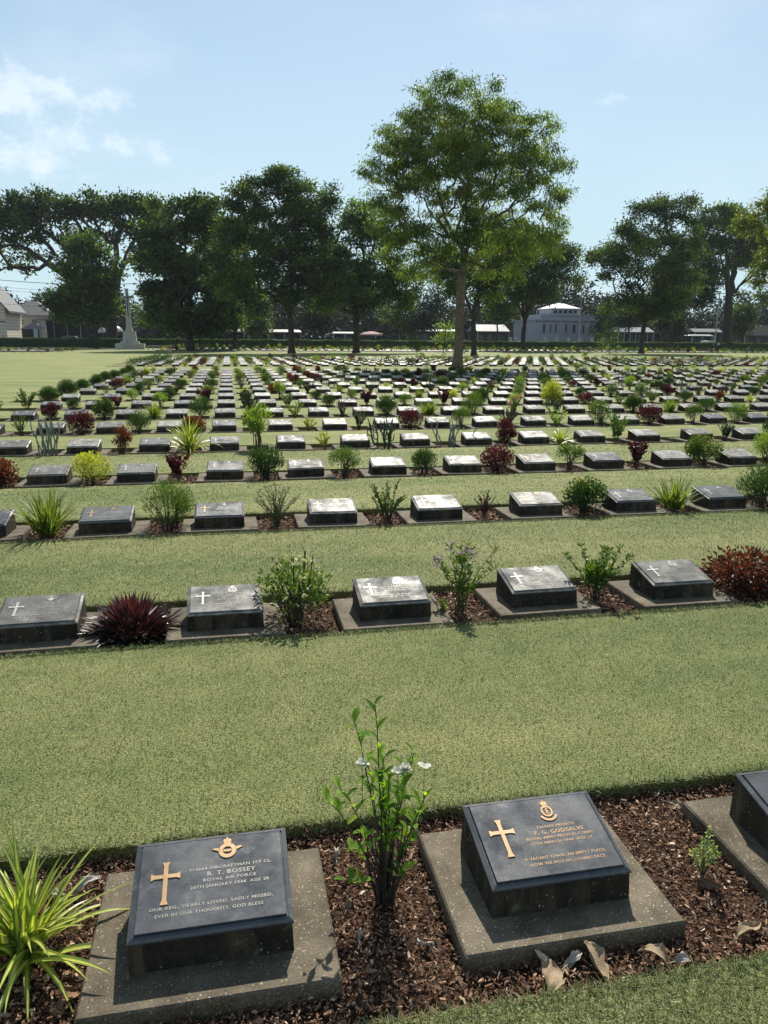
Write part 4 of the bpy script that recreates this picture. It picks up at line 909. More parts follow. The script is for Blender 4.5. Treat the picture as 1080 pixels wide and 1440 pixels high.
dry(.80, 2.035, 0.084, 0.042, .1, 1.1, .3, 'tan', 15, 'tan dry leaf in the shade behind the top left corner of the right slab')
dry(.56, 1.77, 0.042, 0.024, 1.0, .6, .2, 'tan', 16, 'small tan leaf flake at the right side of the left slab')
dry(.57, 1.66, 0.046, 0.015, 1.5, 1.2, .3, 'pale', 17, 'small white leaf scrap in the bark right of the left slab')
dry(.555, 1.985, 0.059, 0.025, 1.5, 1.5, .8, 'pale', 18, 'upright pale leaf curl at the far end of the bark between the two slabs')
dry(-.14, 1.60, 0.084, 0.050, .9, 1.2, .4, 'brown', 19, 'brown dry leaf under the lowest blades of the striped plant')
dry(.47, 2.10, 0.046, 0.025, 1.4, 1.3, .9, 'brown', 20, 'small brown leaf standing against the cut turf edge behind the left slab')

# ------------------------------------------------------------ labels for the markers and the plants between them
def ordw(i): return ORD[i] if i < len(ORD) else 'far right'
for r, lst in rows_m.items():
    lst.sort(key=lambda t: t[0]); vs = [t for t in lst if onscreen(t[0]-.15, front(r)+.14, .08, 0) or onscreen(t[0]+.15, front(r)+.14, .08, 0)]
    pl_ = sorted(rows_p.get(r, []), key=lambda t: t[0])
    for i, (x, o, c) in enumerate(vs):
        kind_ = PW[o['plate']]
        if (r, c) == (0, 0): lb = 'blue-grey grave marker with gilt cross and winged crown badge, nearest on the left'
        elif (r, c) == (0, 1): lb = 'blue-grey grave marker with gilt cross and oval wreath badge, nearest in the middle'
        elif r == 0: lb = 'blue-grey grave marker cut off by the right edge in the front row'
        else:
            nb = [q for q in pl_ if 0 < q[0]-x < .7]
            ex = ', left of a '+nb[0][1]['words'] if nb and len(nb[0][1]['words'].split()) < 7 else ''
            lb = f'{kind_} grave marker, {ordw(i+1)} from the left, {ORD[r+1]} row from the front'
            if len((lb+ex).split()) <= 20 and ex: 
                lb2 = f'{kind_} marker, {ordw(i+1)} from left in {ORD[r+1]} row{ex}'
                if len(lb2.split()) <= 16: lb = lb2
        tag(o, lb, 'grave marker', 'grave markers in the near rows')
        if 'plate' in o: del o['plate']
    kx = {}
    for x, o, c in lst:
        if 'plate' in o:
            sd_ = 'left' if x < 0 else 'right'; kx[sd_] = kx.get(sd_, 0)+1
            tag(o, f'{PW[o["plate"]]} grave marker, {ORD[kx[sd_]]} of those past the {sd_} edge, {ORD[r+1]} row', 'grave marker', 'grave markers in the near rows'); del o['plate']
    for x, o, gp in pl_:
        nl = sum(1 for t in vs if t[0] < x)
        where = f'between {ordw(nl)} and {ordw(nl+1)} markers, {ORD[r+1]} row back' if 0 < nl < len(vs) else (f'at left end of {ORD[r+1]} row back' if nl == 0 else f'at right end of {ORD[r+1]} row back')
        if gp == -5: where = f'at the lawn edge, left end of {ORD[r+1]} row back'
        tag(o, f"{o['words']} {where}", KIND_CAT if False else o['category'], 'shrubs and plants between the near grave markers')
for r, lst in rows_p.items():
    for x, o, gp in lst:
        if 'words' in o: del o['words']
seen = {}
for r, lst in rows_p.items():
    for x, o, gp in lst: seen.setdefault(o['label'], []).append((x, o))
for lb, ls in seen.items():
    if len(ls) > 1:
        ls.sort(key=lambda t: t[0])
        for i, (x, o) in enumerate(ls): o['label'] = ('outer ' if (i == len(ls)-1) == (x > 0) else 'inner ')+lb if len(ls) == 2 else f'{ORD[i+1]} '+lb

# ------------------------------------------------------------ trees
BARK = plain('grey_brown_bark', (.13, .10, .072), .9, .2, .45, 4, 0, .8)
BARKD = plain('dark_bark', (.045, .038, .032), .9, .2, .4, 3, 0, .6)
def tree(name, base, fork, ell, Y, seed, ntar, nleaf, ll, lw, fol, trunk_r, label, bark=None, droop=0.0, depth=1.0, fringe=.0, shell=0.0, limbs=1.0, stems=1, spread=None, cat='tree', group='trees', rexp=.42):
    """ell: crown outline as (x, y, rx, ry) in photo positions at depth Y, made into solid ellipsoids of about the same thickness"""
    g = np.random.default_rng(seed); B = np.array(base, float); F = np.array(fork, float)
    sc = abs(at(541, 300, Y)[0]-at(540, 300, Y)[0])
    E_ = [(at(x, y, Y), rx*sc, min(rx, ry*1.5)*sc*depth, ry*sc) for x, y, rx, ry in ell]
    vol = np.array([a*b_*c for _, a, b_, c in E_])**.8; pr = vol/vol.sum()
    T = []
    ks = g.choice(len(E_), ntar, p=pr)
    for k in ks:
        c, a, b_, cc = E_[k]; d = unit(g.normal(size=3)); rr_ = g.uniform(shell, 1)**.45
        if shell and d[2] < -.2: d[2] *= -.6
        T.append(c+d*np.array([a, b_*.8, cc])*rr_*.97)
    T = np.array(T)
    nodes = []; par = []
    nt_ = 10
    for i in range(nt_+1):
        t = i/nt_; nodes.append(B+(F-B)*t+np.array([math.sin(t*5+seed)*.05, math.cos(t*4)*.05, 0])*trunk_r*3*t); par.append(i-1)
    top = nt_
    order = np.argsort(np.linalg.norm(T-F, axis=1)); tipn = []
    NP = [np.array(n) for n in nodes]
    for q in sorted([E_[k][0]+np.array([g.normal()*sc*12, g.normal()*E_[k][2]*.3, 0]) for k in np.argsort(-vol)[:5]], key=lambda q: abs(q[0]-F[0])):
        pj = top-g.integers(0, 2); start = NP[pj].copy(); ns = 7; d_ = q-start
        for k in range(1, ns+1):
            t = k/ns; pt = start+np.array([d_[0]*t**1.45, d_[1]*t**1.45, d_[2]*t**.9])+g.normal(size=3)*np.linalg.norm(d_)*.018; NP.append(pt); par.append(pj); pj = len(NP)-1
    for ti in order:
        q = T[ti]; A = np.array(NP[top-1:]); dv = q-A; dist = np.linalg.norm(dv, axis=1)
        # prefer nodes lying towards the fork so that limbs rise outwards
        df = np.linalg.norm(A-F, axis=1); cost = dist+.22*df+.5*np.maximum(0, A[:, 2]-q[2])
        j = int(np.argmin(cost)); start = A[j]; pj = j+top-1; L_ = dist[j]; ns = max(2, int(L_/(sc*9))+1); ns = min(ns, 7)
        bend = np.array([0, 0, 1.0])*L_*.1+g.normal(size=3)*L_*.05
        for k in range(1, ns+1):
            t = k/ns; pt = start+(q-start)*t+bend*math.sin(math.pi*t)*(-1 if droop and False else -.6 if q[2] < start[2] else .6)
            NP.append(pt); par.append(pj); pj = len(NP)-1
        tipn.append(pj)
    n = len(NP); NPa = np.array(NP); cnt = np.zeros(n); cnt[tipn] = 1
    for i in range(n-1, 0, -1): cnt[par[i]] += cnt[i]
    rad = trunk_r*limbs*(cnt/cnt.max())**rexp; rad = np.maximum(rad, .008)
    rad[:nt_+1] = [trunk_r*(1.5 if i == 0 else 1.14 if i == 1 else 1.02-.1*i/nt_) for i in range(nt_+1)]
    root = empty(name, B); tag(root, label, cat, group)
    tm = MB()
    tm.tube(NPa[:nt_+1]-B, rad[:nt_+1], 12)
    bm_ = MB(); kid = {}
    for i in range(nt_+1, n): kid.setdefault(par[i], []).append(i)
    used = set()
    for i in range(nt_+1, n):
        if i in used: continue
        path = [par[i], i]; used.add(i); cur = i
        while cur in kid:
            nx = max(kid[cur], key=lambda z: cnt[z]); 
            if nx in used: break
            used.add(nx); path.append(nx); cur = nx
        rr_ = rad[path].copy(); rr_[0] = min(rr_[0], rr_[1]*1.15)
        (tm if rr_.max() > trunk_r*.3 else bm_).tube(NPa[path]-B, rr_, 8 if rr_.max() > trunk_r*.25 else 4)
    tk = tm.build('trunk', bark or BARKD, root, smooth=True)
    # leaves: sprays round the outer nodes
    outer = [i for i in range(nt_+1, n) if cnt[i] <= 2.5]; outer = np.array(outer)
    # uneven filling
    wgt = g.uniform(.3, 1.6, len(outer)); wgt /= wgt.sum()
    pick = g.choice(outer, nleaf, p=wgt)
    sg = sc*(6.6+fringe); off = g.normal(size=(nleaf, 3))*sg*g.choice([.55, 1.0, 1.5], (nleaf, 1), p=[.52, .42, .06])*np.array([1, 1, .62]); on_ = np.linalg.norm(off, axis=1, keepdims=True); off = off*np.minimum(1, 2.1*sg/on_)
    Pp = NPa[pick]-B+off
    D = unit(off)+g.normal(size=(nleaf, 3))*.5; D[:, 2] += (-2.2*droop if droop else .1)
    zc = (NPa[:, 2]-F[2])/(NPa[:, 2].max()-F[2]+1e-6); tone_n = np.clip(g.normal(.4, .26, n), 0, 1); tone = np.clip(tone_n[pick]+g.normal(0, .15, nleaf), 0, 1)
    fm = MB(); leafquads(fm, Pp, D, ll*g.uniform(.6, 1.3, nleaf), lw*g.uniform(.6, 1.3, nleaf), tone, g)
    fm.build('crown', G[fol], root)
    if bm_.n: bm_.build('branches', bark or BARKD, tk)
    return root
def gb(px, Y): return (float(at(px, 480, Y)[0]), Y, ZL-.03)
def ft(px, py, Y): return tuple(float(v) for v in at(px, py, Y))
TG = 'trees round the edge of the cemetery'
tree('tree', gb(644, 40.3), ft(650, 385, 40.3), [(655, 158, 92, 48), (592, 200, 66, 52), (556, 235, 48, 46), (722, 208, 78, 66), (757, 262, 52, 52), (650, 262, 105, 74), (563, 300, 48, 42), (605, 345, 52, 38), (705, 335, 70, 46), (772, 290, 38, 46), (650, 215, 118, 76), (535, 250, 30, 30), (598, 378, 44, 24), (702, 372, 60, 26), (640, 345, 60, 26), (560, 340, 40, 30), (755, 340, 40, 30)],
     40.3, 1, 1250, 90000, .17, .06, 'main', .25, 'tallest tree, broad airy yellow green crown on a pale straight trunk among the graves', BARK, .6, .9, .4, group=None, rexp=.52)
tree('rain_tree', gb(157, 131), ft(157, 440, 131), [(110, 290, 100, 20), (40, 308, 60, 22), (180, 302, 58, 24), (-15, 335, 44, 22), (216, 325, 34, 30), (5, 376, 44, 9), (70, 335, 60, 9), (45, 358, 40, 7), (150, 330, 60, 12), (205, 360, 26, 16)],
     131, 2, 560, 22000, .6, .32, 'tree', .95, 'wide umbrella shaped rain tree at the far left with its limbs showing under the canopy', BARKD, 0, .8, -1, .0, 1.0, group=TG, rexp=.5)
tree('tree', gb(136, 112), ft(134, 450, 112), [(120, 352, 28, 18), (116, 390, 34, 32), (143, 385, 22, 32), (102, 428, 32, 24), (138, 428, 30, 22), (118, 445, 30, 12)],
     112, 3, 240, 15000, .55, .28, 'tree', .24, 'small bushy green tree in front of the rain tree, left of the stone cross', group=TG)
tree('dark_tree', gb(268, 96), ft(265, 440, 96), [(232, 318, 34, 38), (272, 305, 38, 32), (250, 370, 56, 56), (300, 330, 30, 50), (285, 400, 52, 50), (232, 425, 34, 34), (265, 445, 60, 26), (300, 440, 40, 30)],
     96, 4, 460, 42000, .45, .25, 'tree', .4, 'dense nearly black tree right of the stone cross', group=TG)
tree('tree', gb(330, 109), ft(331, 445, 109), [(330, 345, 36, 42), (320, 400, 40, 44), (345, 430, 34, 26), (320, 440, 30, 26)], 109, 14, 200, 16000, .45, .25, 'tree', .28, 'shaded tree standing between the dense black tree and its tall neighbour', group=TG)
tree('tree', gb(410, 82), ft(408, 445, 82), [(380, 262, 18, 18), (402, 266, 34, 26), (352, 280, 34, 26), (335, 310, 36, 28), (316, 340, 26, 18), (430, 302, 52, 40), (400, 345, 78, 52), (372, 392, 62, 34), (450, 366, 44, 42), (466, 284, 17, 20), (430, 405, 54, 30), (330, 400, 40, 26), (385, 425, 44, 16), (308, 372, 22, 18)],
     82, 5, 620, 56000, .3, .17, 'tree', .33, 'tall dark tree with a lumpy crown, left of the central tree', group=TG)
tree('tree', gb(501, 87), ft(501, 450, 87), [(505, 318, 34, 42), (470, 372, 32, 44), (538, 340, 30, 56), (505, 395, 54, 34), (560, 400, 40, 30), (465, 418, 32, 22), (545, 424, 44, 18), (500, 425, 40, 14)],
     87, 6, 430, 36000, .32, .18, 'tree', .36, 'dark forked tree just left of the central tree', group=TG)
tree('tree', gb(667, 74), ft(666, 452, 74), [(690, 388, 42, 40), (640, 395, 36, 26), (705, 345, 46, 40), (625, 370, 30, 24)], 74, 7, 320, 22000, .3, .16, 'tree', .27, 'dark tree with a low crown right behind the central trunk', group=TG)
tree('tree', gb(735, 104), ft(737, 458, 104), [(750, 372, 52, 44), (796, 362, 28, 22), (715, 420, 42, 28), (762, 408, 34, 22), (745, 340, 44, 30), (800, 395, 24, 14)], 104, 8, 360, 27000, .38, .2, 'tree', .34, 'dark spreading tree left of the white domed house', group=TG)
tree('tree', gb(903, 89), ft(905, 455, 89), [(905, 290, 24, 14), (930, 300, 34, 24), (962, 298, 20, 24), (890, 330, 28, 36), (915, 360, 66, 48), (858, 370, 32, 34), (828, 362, 22, 12), (898, 424, 66, 30), (920, 440, 52, 18), (955, 345, 34, 48), (950, 395, 44, 36)],
     89, 9, 540, 42000, .32, .17, 'tree', .3, 'tall green tree with an uneven crown right of the white domed house', group=TG)
tree('tree', gb(945, 118), ft(945, 445, 118), [(950, 402, 44, 24), (985, 385, 34, 40), (935, 430, 30, 16), (972, 422, 34, 18)], 118, 10, 170, 14000, .5, .26, 'tree', .3, 'slim low tree between the tall green tree and the thick trunk at right', group=TG)
tree('rain_tree', gb(1022, 124), ft(1024, 425, 124), [(1022, 325, 54, 34), (1062, 375, 54, 42), (990, 355, 34, 34), (1018, 300, 38, 12), (1090, 340, 40, 40), (988, 400, 30, 24), (1060, 420, 34, 14), (1045, 350, 50, 40)], 124, 11, 460, 28000, .48, .26, 'tree', .8, 'old tree with the thickest black trunk near the right edge', None, 0, .8, 0, .3, 1.0, group=TG, rexp=.5)
tree('tree', gb(1142, 46), ft(1128, 420, 46), [(1088, 285, 34, 36), (1062, 315, 44, 26), (1095, 350, 44, 40), (1130, 300, 60, 60), (1070, 385, 22, 26), (1120, 370, 50, 40)], 46, 12, 200, 15000, .2, .085, 'yell', .25, 'yellow green leafed tree reaching in from the right edge', BARK, .5, .8, 0, group=TG)
tree('young_tree', gb(858, 88), ft(858, 465, 88), [(858, 465, 15, 14), (852, 478, 14, 8)], 88, 13, 26, 500, .3, .13, 'mid', .05, 'thin young tree in front of the hedge left of the tall green tree', group='young trees', cat='tree')
tree('young_tree', gb(624, 92), ft(626, 470, 92), [(628, 462, 12, 12), (630, 476, 14, 8)], 92, 15, 26, 600, .3, .15, 'light', .05, 'thin young light green tree beside the central trunk', group='young trees', cat='tree')
tree('tree', gb(75, 205), ft(78, 450, 205), [(78, 428, 34, 18), (95, 440, 26, 16)], 205, 16, 80, 6000, .8, .4, 'wood', .4, 'hazy distant tree behind the grey roofed house', group=TG)
tree('tree', gb(858, 160), ft(858, 462, 160), [(858, 438, 26, 24), (850, 462, 18, 12), (872, 452, 20, 16)], 160, 17, 110, 7000, .6, .3, 'wood', .3, 'grey green tree just right of the white villa', group=TG)
for i, (a, e) in enumerate(((300, [(300, 448, 26, 20), (310, 462, 20, 10)]), (355, [(352, 440, 22, 26), (362, 458, 18, 12)]), (452, [(450, 440, 28, 24), (445, 458, 22, 12)]), (560, [(560, 442, 30, 24), (572, 458, 22, 12)]), (612, [(606, 436, 26, 30), (600, 458, 24, 12)]), (700, [(705, 436, 22, 16)]), (948, [(945, 452, 20, 16), (952, 466, 14, 6)]), (1046, [(1046, 448, 22, 20), (1040, 462, 16, 10)]), (884, [(882, 446, 22, 14)]), (225, [(222, 440, 22, 24), (215, 455, 18, 12)]))):
    tree('roadside_tree', gb(a, 139.6), ft(a, 466, 139.6), e, 139.6, 40+i, 70, 3600, .5, .26, 'tree' if i % 2 else 'wood', .16, ['left of the first long shop roof', 'in the gap beside the white saloon car', 'left of the turquoise stall', 'right of the pink umbrella', 'hiding the wall left of the central trunk', 'behind the brown cottage roof', 'right of the open pavilion', 'right of the thick black trunk', 'behind the pale pavilion roof', 'behind the mauve umbrellas'][i].join(['low dark roadside tree ', '']), group='low trees along the road')
# conifer-like dark shrub and far wood
p = bushy(71, 'dark', 'stem', .42, 1.75, 1500, .12, .05, 40, .1, 1.2)
b_ = gb(587, 86); put(p, 'conifer_shrub', b_[0], 86, 'dark upright shrub with a pointed top on the grass left of the central tree', 'shrub')
g = np.random.default_rng(99)
fw = MB(); n = 170000
X = g.uniform(-95, 265, n); Yd = g.uniform(188, 225, n)
prof = 8.4+2.6*np.sin(X*.083)+2.2*np.sin(X*.21+1)+1.5*np.sin(X*.47+2)+.5*np.sin(X*1.7); gapl = np.exp(-((X+62)/16)**2)*6; prof = np.maximum(prof-gapl, 4)
prof = prof*1.45; Z = prof*g.uniform(0, 1, n)**.8*(.85+.15*np.sin(X*.9+Yd*.5))
leafquads(fw, np.stack([X, Yd, Z], 1), g.normal(size=(n, 3)), 1.0*g.uniform(.5, 1.3, n), .7*g.uniform(.5, 1.2, n), np.clip(.45+.3*np.sin(X*.35+Z*.6)+g.normal(0, .18, n), 0, 1), g)
for x in np.arange(-90, 260, 5.5): fw.tube([(x, 205+3*math.sin(x), 0), (x+.5, 205, 5)], [.35, .2], 6)
tag(fw.build('far_wood', G['wood']), 'hazy grey green wood far behind the road and houses', 'wood', kind='stuff')

# ------------------------------------------------------------ hedge
hd = empty('hedge', (20, 122.6, 0)); tag(hd, 'long dark clipped hedge closing the far side of the cemetery', 'hedge')
mb = MB(); g = np.random.default_rng(8)
xs = np.arange(-75, 130, 1.0); mb.loft([[(x, -.62+.05*math.sin(x*2), ZM), (x, -.58+.05*math.sin(x*3), 1.30+.03*math.sin(x*1.3)), (x, .58, 1.30+.03*math.sin(x)), (x, .62, ZM)] for x in xs], .3, closed=False, cap=False); mb.build('core', G['dark'], hd)
n = 42000; X = g.uniform(-75, 130, n); top_ = g.random(n) < .3
Yh = np.where(top_, g.uniform(-.62, .62, n), -.64+.04*g.normal(size=n)); Zh = np.where(top_, 1.34+.035*g.normal(size=n)+.03*np.sin(X*1.3), g.uniform(0, 1.36, n))
mb = MB(); D = g.normal(size=(n, 3))+np.array([0, -.5, .3]); leafquads(mb, np.stack([X, Yh, Zh], 1), D, .15*g.uniform(.6, 1.3, n), .09, np.clip(g.normal(.35, .25, n), 0, 1), g); mb.build('foliage', G['tree'], hd)

# ------------------------------------------------------------ stone cross and bench
STONE = plain('pale_stone', (.40, .39, .35), .85, .2, .12, 2)
x0 = float(at(183, 480, 108)[0]); cr_ = empty('memorial_cross', (x0, 108, ZL)); tag(cr_, 'tall pale stone cross with a dark sword on its face, on stepped octagonal base', 'memorial cross')
def octo(r_, z, sy2=1): return [(r_*math.cos(R(22.5+45*i)), r_*math.sin(R(22.5+45*i))*sy2, z) for i in range(8)]
cr_.scale = (.9, .9, .86); mb = MB(); mb.loft([octo(2.25, -.03), octo(2.25, .85)]); mb.loft([octo(1.45, .85), octo(1.42, 1.2)]); mb.build('steps', STONE, cr_)
mb = MB(); mb.loft([octo(1.08, 1.2), octo(.95, 2.55), octo(.99, 2.6), octo(.95, 2.7)]); mb.build('pedestal', STONE, cr_)
mb = MB(); mb.loft([octo(.62, 2.7), octo(.46, 3.3), octo(.36, 4.6), octo(.27, 6.5), octo(.22, 8.9), octo(.26, 9.0), octo(.24, 9.1)]); mb.build('shaft', STONE, cr_)
mb = MB(); mb.loft([[(x, -.18*k, 7.85-.22*k), (x, .18*k, 7.85-.22*k), (x, .18*k, 7.85+.22*k), (x, -.18*k, 7.85+.22*k)] for x, k in ((-.95, 1.15), (-.85, .95), (0, 1), (.85, .95), (.95, 1.15))]); mb.build('cross_arm', STONE, cr_)
BRZ = plain('dark_bronze', (.03, .03, .028), .5, .5, .3, 3)
mb = MB(); mb.loft([[(-.05, -.40+z*.0, z), (.05, -.40, z), (.03, -.30, z), (-.03, -.30, z)] for z in (5.0, 7.7)]); mb.box(-.45, .45, -.42, -.30, 7.72, 7.84); mb.box(-.05, .05, -.42, -.30, 7.84, 8.5); mb.build('sword', BRZ, cr_)
mb = MB(); bx_ = float(at(226, 480, 105)[0]); bn = empty('stone_bench', (bx_, 105, ZL)); tag(bn, 'long white stone bench right of the tall cross', 'bench')
MB().box(-1.75, 1.75, -.22, .22, .42, .52).build('seat', STONE, bn)
for k in range(6): MB().box(-1.6+k*.64-.07, -1.6+k*.64+.07, -.18, .18, 0, .42).build('leg', STONE, bn)

# ------------------------------------------------------------ buildings beyond the road
def px(x, Y): return float(at(x, 478, Y)[0])
def pz(y, Y, x=540): return float(at(x, y, Y)[2])
CREAM = None
m_, t, b = mat('cream_siding', .7, .3)
wv = N(t, 'ShaderNodeTexWave', wave_type='BANDS', bands_direction='Z'); wv.inputs['Scale'].default_value = .55; wv.inputs['Distortion'].default_value = .15
t.links.new(N(t, 'ShaderNodeTexCoord').outputs['Object'], wv.inputs['Vector']); t.links.new(ramp(t, wv.outputs['Fac'], [(0, (.42, .36, .27)), (.15, (.62, .56, .44)), (1, (.66, .6, .48))]), b.inputs['Base Color']); CREAM = m_
WHITE = plain('white_wall', (.36, .38, .42), .8, .2, .1, .5); GREYR = plain('grey_roof_sheet', (.12, .12, .125), .7, .3, .2, 1.5); DARKW = plain('dark_wood_and_shade', (.035, .03, .03), .8, .2, .3, 1)
GLASS = plain('dark_window', (.03, .035, .045), .2, .6, .2, 1); PALEG = plain('pale_green_sheet', (.16, .22, .18), .6, .3, .15, 1); WSHEET = plain('white_sheet', (.42, .44, .45), .5, .4, .06, 1)
BROWN = plain('brown_brick', (.085, .07, .062), .85, .2, .3, 2); METAL = plain('grey_metal', (.17, .18, .19), .6, .4, .15, 1, 0)
def part(o, name, m_, *boxes):
    mb = MB()
    for b_ in boxes: mb.box(*b_)
    return mb.build(name, m_, o)
# cream gabled house
Y = 150; xr = px(11, Y); xl = xr-9.5; o = empty('gabled_house', ((xl+xr)/2, Y, 0)); tag(o, 'cream boarded house with a steep gable at the left edge', 'house'); hw = (xr-xl)/2; ze = pz(432, Y, 20)
xm = -.6; zt = ze+6.3
mb = MB(); mb.box(-hw, hw, 0, 11, 0, ze, skip='t'); mb.add([(-hw, 0, ze), (hw, 0, ze), (xm+.02, 0, zt), (xm-.02, 0, zt)], [(0, 1, 2, 3)]); mb.add([(-hw, 11, ze), (hw, 11, ze), (xm+.02, 11, zt), (xm-.02, 11, zt)], [(0, 1, 2, 3)]); mb.build('wall', CREAM, o)
mb = MB(); sl = (zt-ze)/(hw-xm); e = .9
mb.hexa([(xm, -.7, zt+.05), (hw+e, -.7, ze-sl*e+.05), (hw+e, 11.5, ze-sl*e+.05), (xm, 11.5, zt+.05)], [(xm, -.7, zt+.4), (hw+e, -.7, ze-sl*e+.4), (hw+e, 11.5, ze-sl*e+.4), (xm, 11.5, zt+.4)])
mb.hexa([(xm, -.7, zt+.05), (-hw-e, -.7, ze-sl*e+.05), (-hw-e, 11.5, ze-sl*e+.05), (xm, 11.5, zt+.05)], [(xm, -.7, zt+.4), (-hw-e, -.7, ze-sl*e+.4), (-hw-e, 11.5, ze-sl*e+.4), (xm, 11.5, zt+.4)]); mb.build('roof', GREYR, o)
wn = part(o, 'window', WHITE, (.9, 2.1, -.06, -.0, 1.9, 3.3)); part(wn, 'pane', GLASS, (1.0, 2.0, -.09, -.065, 2.0, 3.2)); wn = part(o, 'window', WHITE, (-3, -1.6, -.06, 0, 1.9, 3.3)); part(wn, 'pane', GLASS, (-2.9, -1.7, -.09, -.065, 2, 3.2))
part(o, 'belt_course', GREYR, (-hw, hw, -.1, -.01, 4.1, 4.3))
# grey hip roofed house
Y = 166; xa, xb = px(18, Y), px(78, Y); o = empty('grey_roofed_house', ((xa+xb)/2, Y, 0)); tag(o, 'low house with a broad dark grey hipped roof behind the carport', 'house'); hw = (xb-xa)/2; ze = pz(443, Y, 40); zt = pz(422, Y, 40)
part(o, 'wall', plain('grey_wall', (.33, .33, .33), .8), (-hw+.7, hw-.7, .7, 9, 0, ze))
mb = MB(); mb.hexa([(-hw, 0, ze), (hw, 0, ze), (hw, 9.7, ze), (-hw, 9.7, ze)], [(-hw+2.4, 4.5, zt), (-hw+4.2, 4.5, zt), (-hw+4.2, 5.5, zt), (-hw+2.4, 5.5, zt)]); mb.build('roof', GREYR, o)
for k in range(3): w_ = part(o, 'window', WHITE, (-3+k*2.6, -1.8+k*2.6, .64, .69, ze-2, ze-.7)); part(w_, 'pane', GLASS, (-2.9+k*2.6, -1.9+k*2.6, .60, .635, ze-1.9, ze-.8))
# carport
Y = 143; xa, xb = px(56, Y), px(116, Y); o = empty('carport', ((xa+xb)/2, Y, 0)); tag(o, 'open carport with a flat pale green roof and dark inside', 'carport'); hw = (xb-xa)/2; zt = pz(449, Y, 80)
part(o, 'roof', PALEG, (-hw, hw, 0, 6, zt-.12, zt+.05)); part(o, 'back_wall', DARKW, (-hw+.1, hw-.1, 5.6, 5.8, 0, zt-.13))  # back wall coloured dark to paint in the shade under the roof
for k in range(4): part(o, 'post', METAL, (-hw+.2+k*(2*hw-.5)/3, -hw+.32+k*(2*hw-.5)/3, .15, .27, 0, zt-.13))
Y = 141.6; xa, xb = px(28, Y), px(62, Y); o = empty('shed', ((xa+xb)/2, Y, 0)); tag(o, 'small dark shed with a bright sheet metal roof edge beside the carport', 'shed'); hw = (xb-xa)/2; ze = pz(461, Y, 45)
part(o, 'wall', DARKW, (-hw+.4, hw-.9, .1, 1.2, 0, ze)); part(o, 'side_panel', WHITE, (hw-1.6, hw-.9, .02, .09, ze-1.6, ze-.1)); mb = MB(); mb.hexa([(-hw, 0, ze-.3), (hw, 0, ze-.1), (hw, 1.4, ze-.1), (-hw, 1.4, ze-.3)], [(0.1, .2, ze+.75), (.9, .2, ze+.75), (.9, 1.0, ze+.75), (.1, 1.0, ze+.75)]); mb.build('roof', METAL, o)
# market umbrellas and tents
def parasol(pxx, Y, top, bot, wpx, m_, label, cat='umbrella'):
    sc = abs(at(541, 478, Y)[0]-at(540, 478, Y)[0]); w2 = wpx*sc/2; zt, zb = pz(top, Y, pxx), pz(bot, Y, pxx)
    o = empty('market_umbrella', (px(pxx, Y), Y, 0)); tag(o, label, cat, 'umbrellas and tents along the road')
    mb = MB(); mb.loft([[(w2*k*math.cos(R(45*i+22)), w2*k*math.sin(R(45*i+22)), z) for i in range(8)] for k, z in ((.98, zb-.22), (1, zb), (.72, zb+(zt-zb)*.5), (.38, zb+(zt-zb)*.82), (.04, zt))]); mb.build('canopy', m_, o)
    mb = MB(); mb.tube([(0, 0, 0), (0, 0, zt-.05)], [.04, .04], 8); mb.build('pole', METAL, o)
PURP = plain('dull_mauve_cloth', (.09, .075, .10), .8, .2, .15, 2); PINKC = plain('pink_striped_cloth', (.42, .27, .25), .8, .2, .15, 2); GRYC = plain('grey_cloth', (.35, .37, .38), .8, .2, .1, 2)
parasol(165, 140, 458, 465, 16, WSHEET, 'white market umbrella just right of the rain tree trunk')
parasol(146, 141, 460, 466, 14, WSHEET, 'white market umbrella left of the rain tree trunk')
parasol(198, 139, 461, 467, 16, PURP, 'dull mauve umbrella right beside the stone cross')
parasol(212, 140, 460, 467, 17, PURP, 'second dull mauve umbrella from the stone cross')
parasol(228, 141, 461, 467, 15, PURP, 'third dull mauve umbrella from the stone cross, next to the grey one')
parasol(248, 139, 457, 466, 19, GRYC, 'large pale grey umbrella in front of the dense black tree')
parasol(522, 141, 466, 470, 32, PINKC, 'wide pink striped umbrella right of the turquoise awning')
# low shop roofs
def shed(pa, pb, Y, eave, top, wall, roof, name, label, posts=0, depth=5, cat='building'):
    xa, xb = px(pa, Y), px(pb, Y); hw = (xb-xa)/2; o = empty(name, ((xa+xb)/2, Y, 0)); tag(o, label, cat); ze, zt = pz(eave, Y, (pa+pb)/2), pz(top, Y, (pa+pb)/2)
    part(o, 'wall', wall, (-hw+.4, hw-.4, 1.2, depth, 0, ze-.02)); mb = MB()
    mb.hexa([(-hw, 0, ze), (hw, 0, ze), (hw, depth+.4, ze), (-hw, depth+.4, ze)], [(-hw+.3, depth*.45, zt), (hw-.3, depth*.45, zt), (hw-.3, depth*.6, zt), (-hw+.3, depth*.6, zt)]); mb.build('roof', roof, o)
    part(o, 'fascia', WSHEET if roof is WSHEET else METAL, (-hw-.02, hw+.02, -.08, -.01, ze-.16, ze+.04))
    for k in range(posts): x = -hw+.2+k*(2*hw-.5)/max(1, posts-1); part(o, 'post', WHITE, (x, x+.14, .1, .24, 0, ze-.02))
    for k in range(3): x = -hw+.9+k*(2*hw-1.8)/3; w_ = part(o, 'window', METAL, (x, x+1.0, 1.12, 1.18, ze-1.9, ze-.6)); part(w_, 'pane', GLASS, (x+.07, x+.93, 1.08, 1.115, ze-1.83, ze-.67))
    return o
shed(262, 345, 145, 466, 461, DARKW, GREYR, 'roadside_shop', 'low dark roadside shop with a sagging roof behind the dense trees', 3)
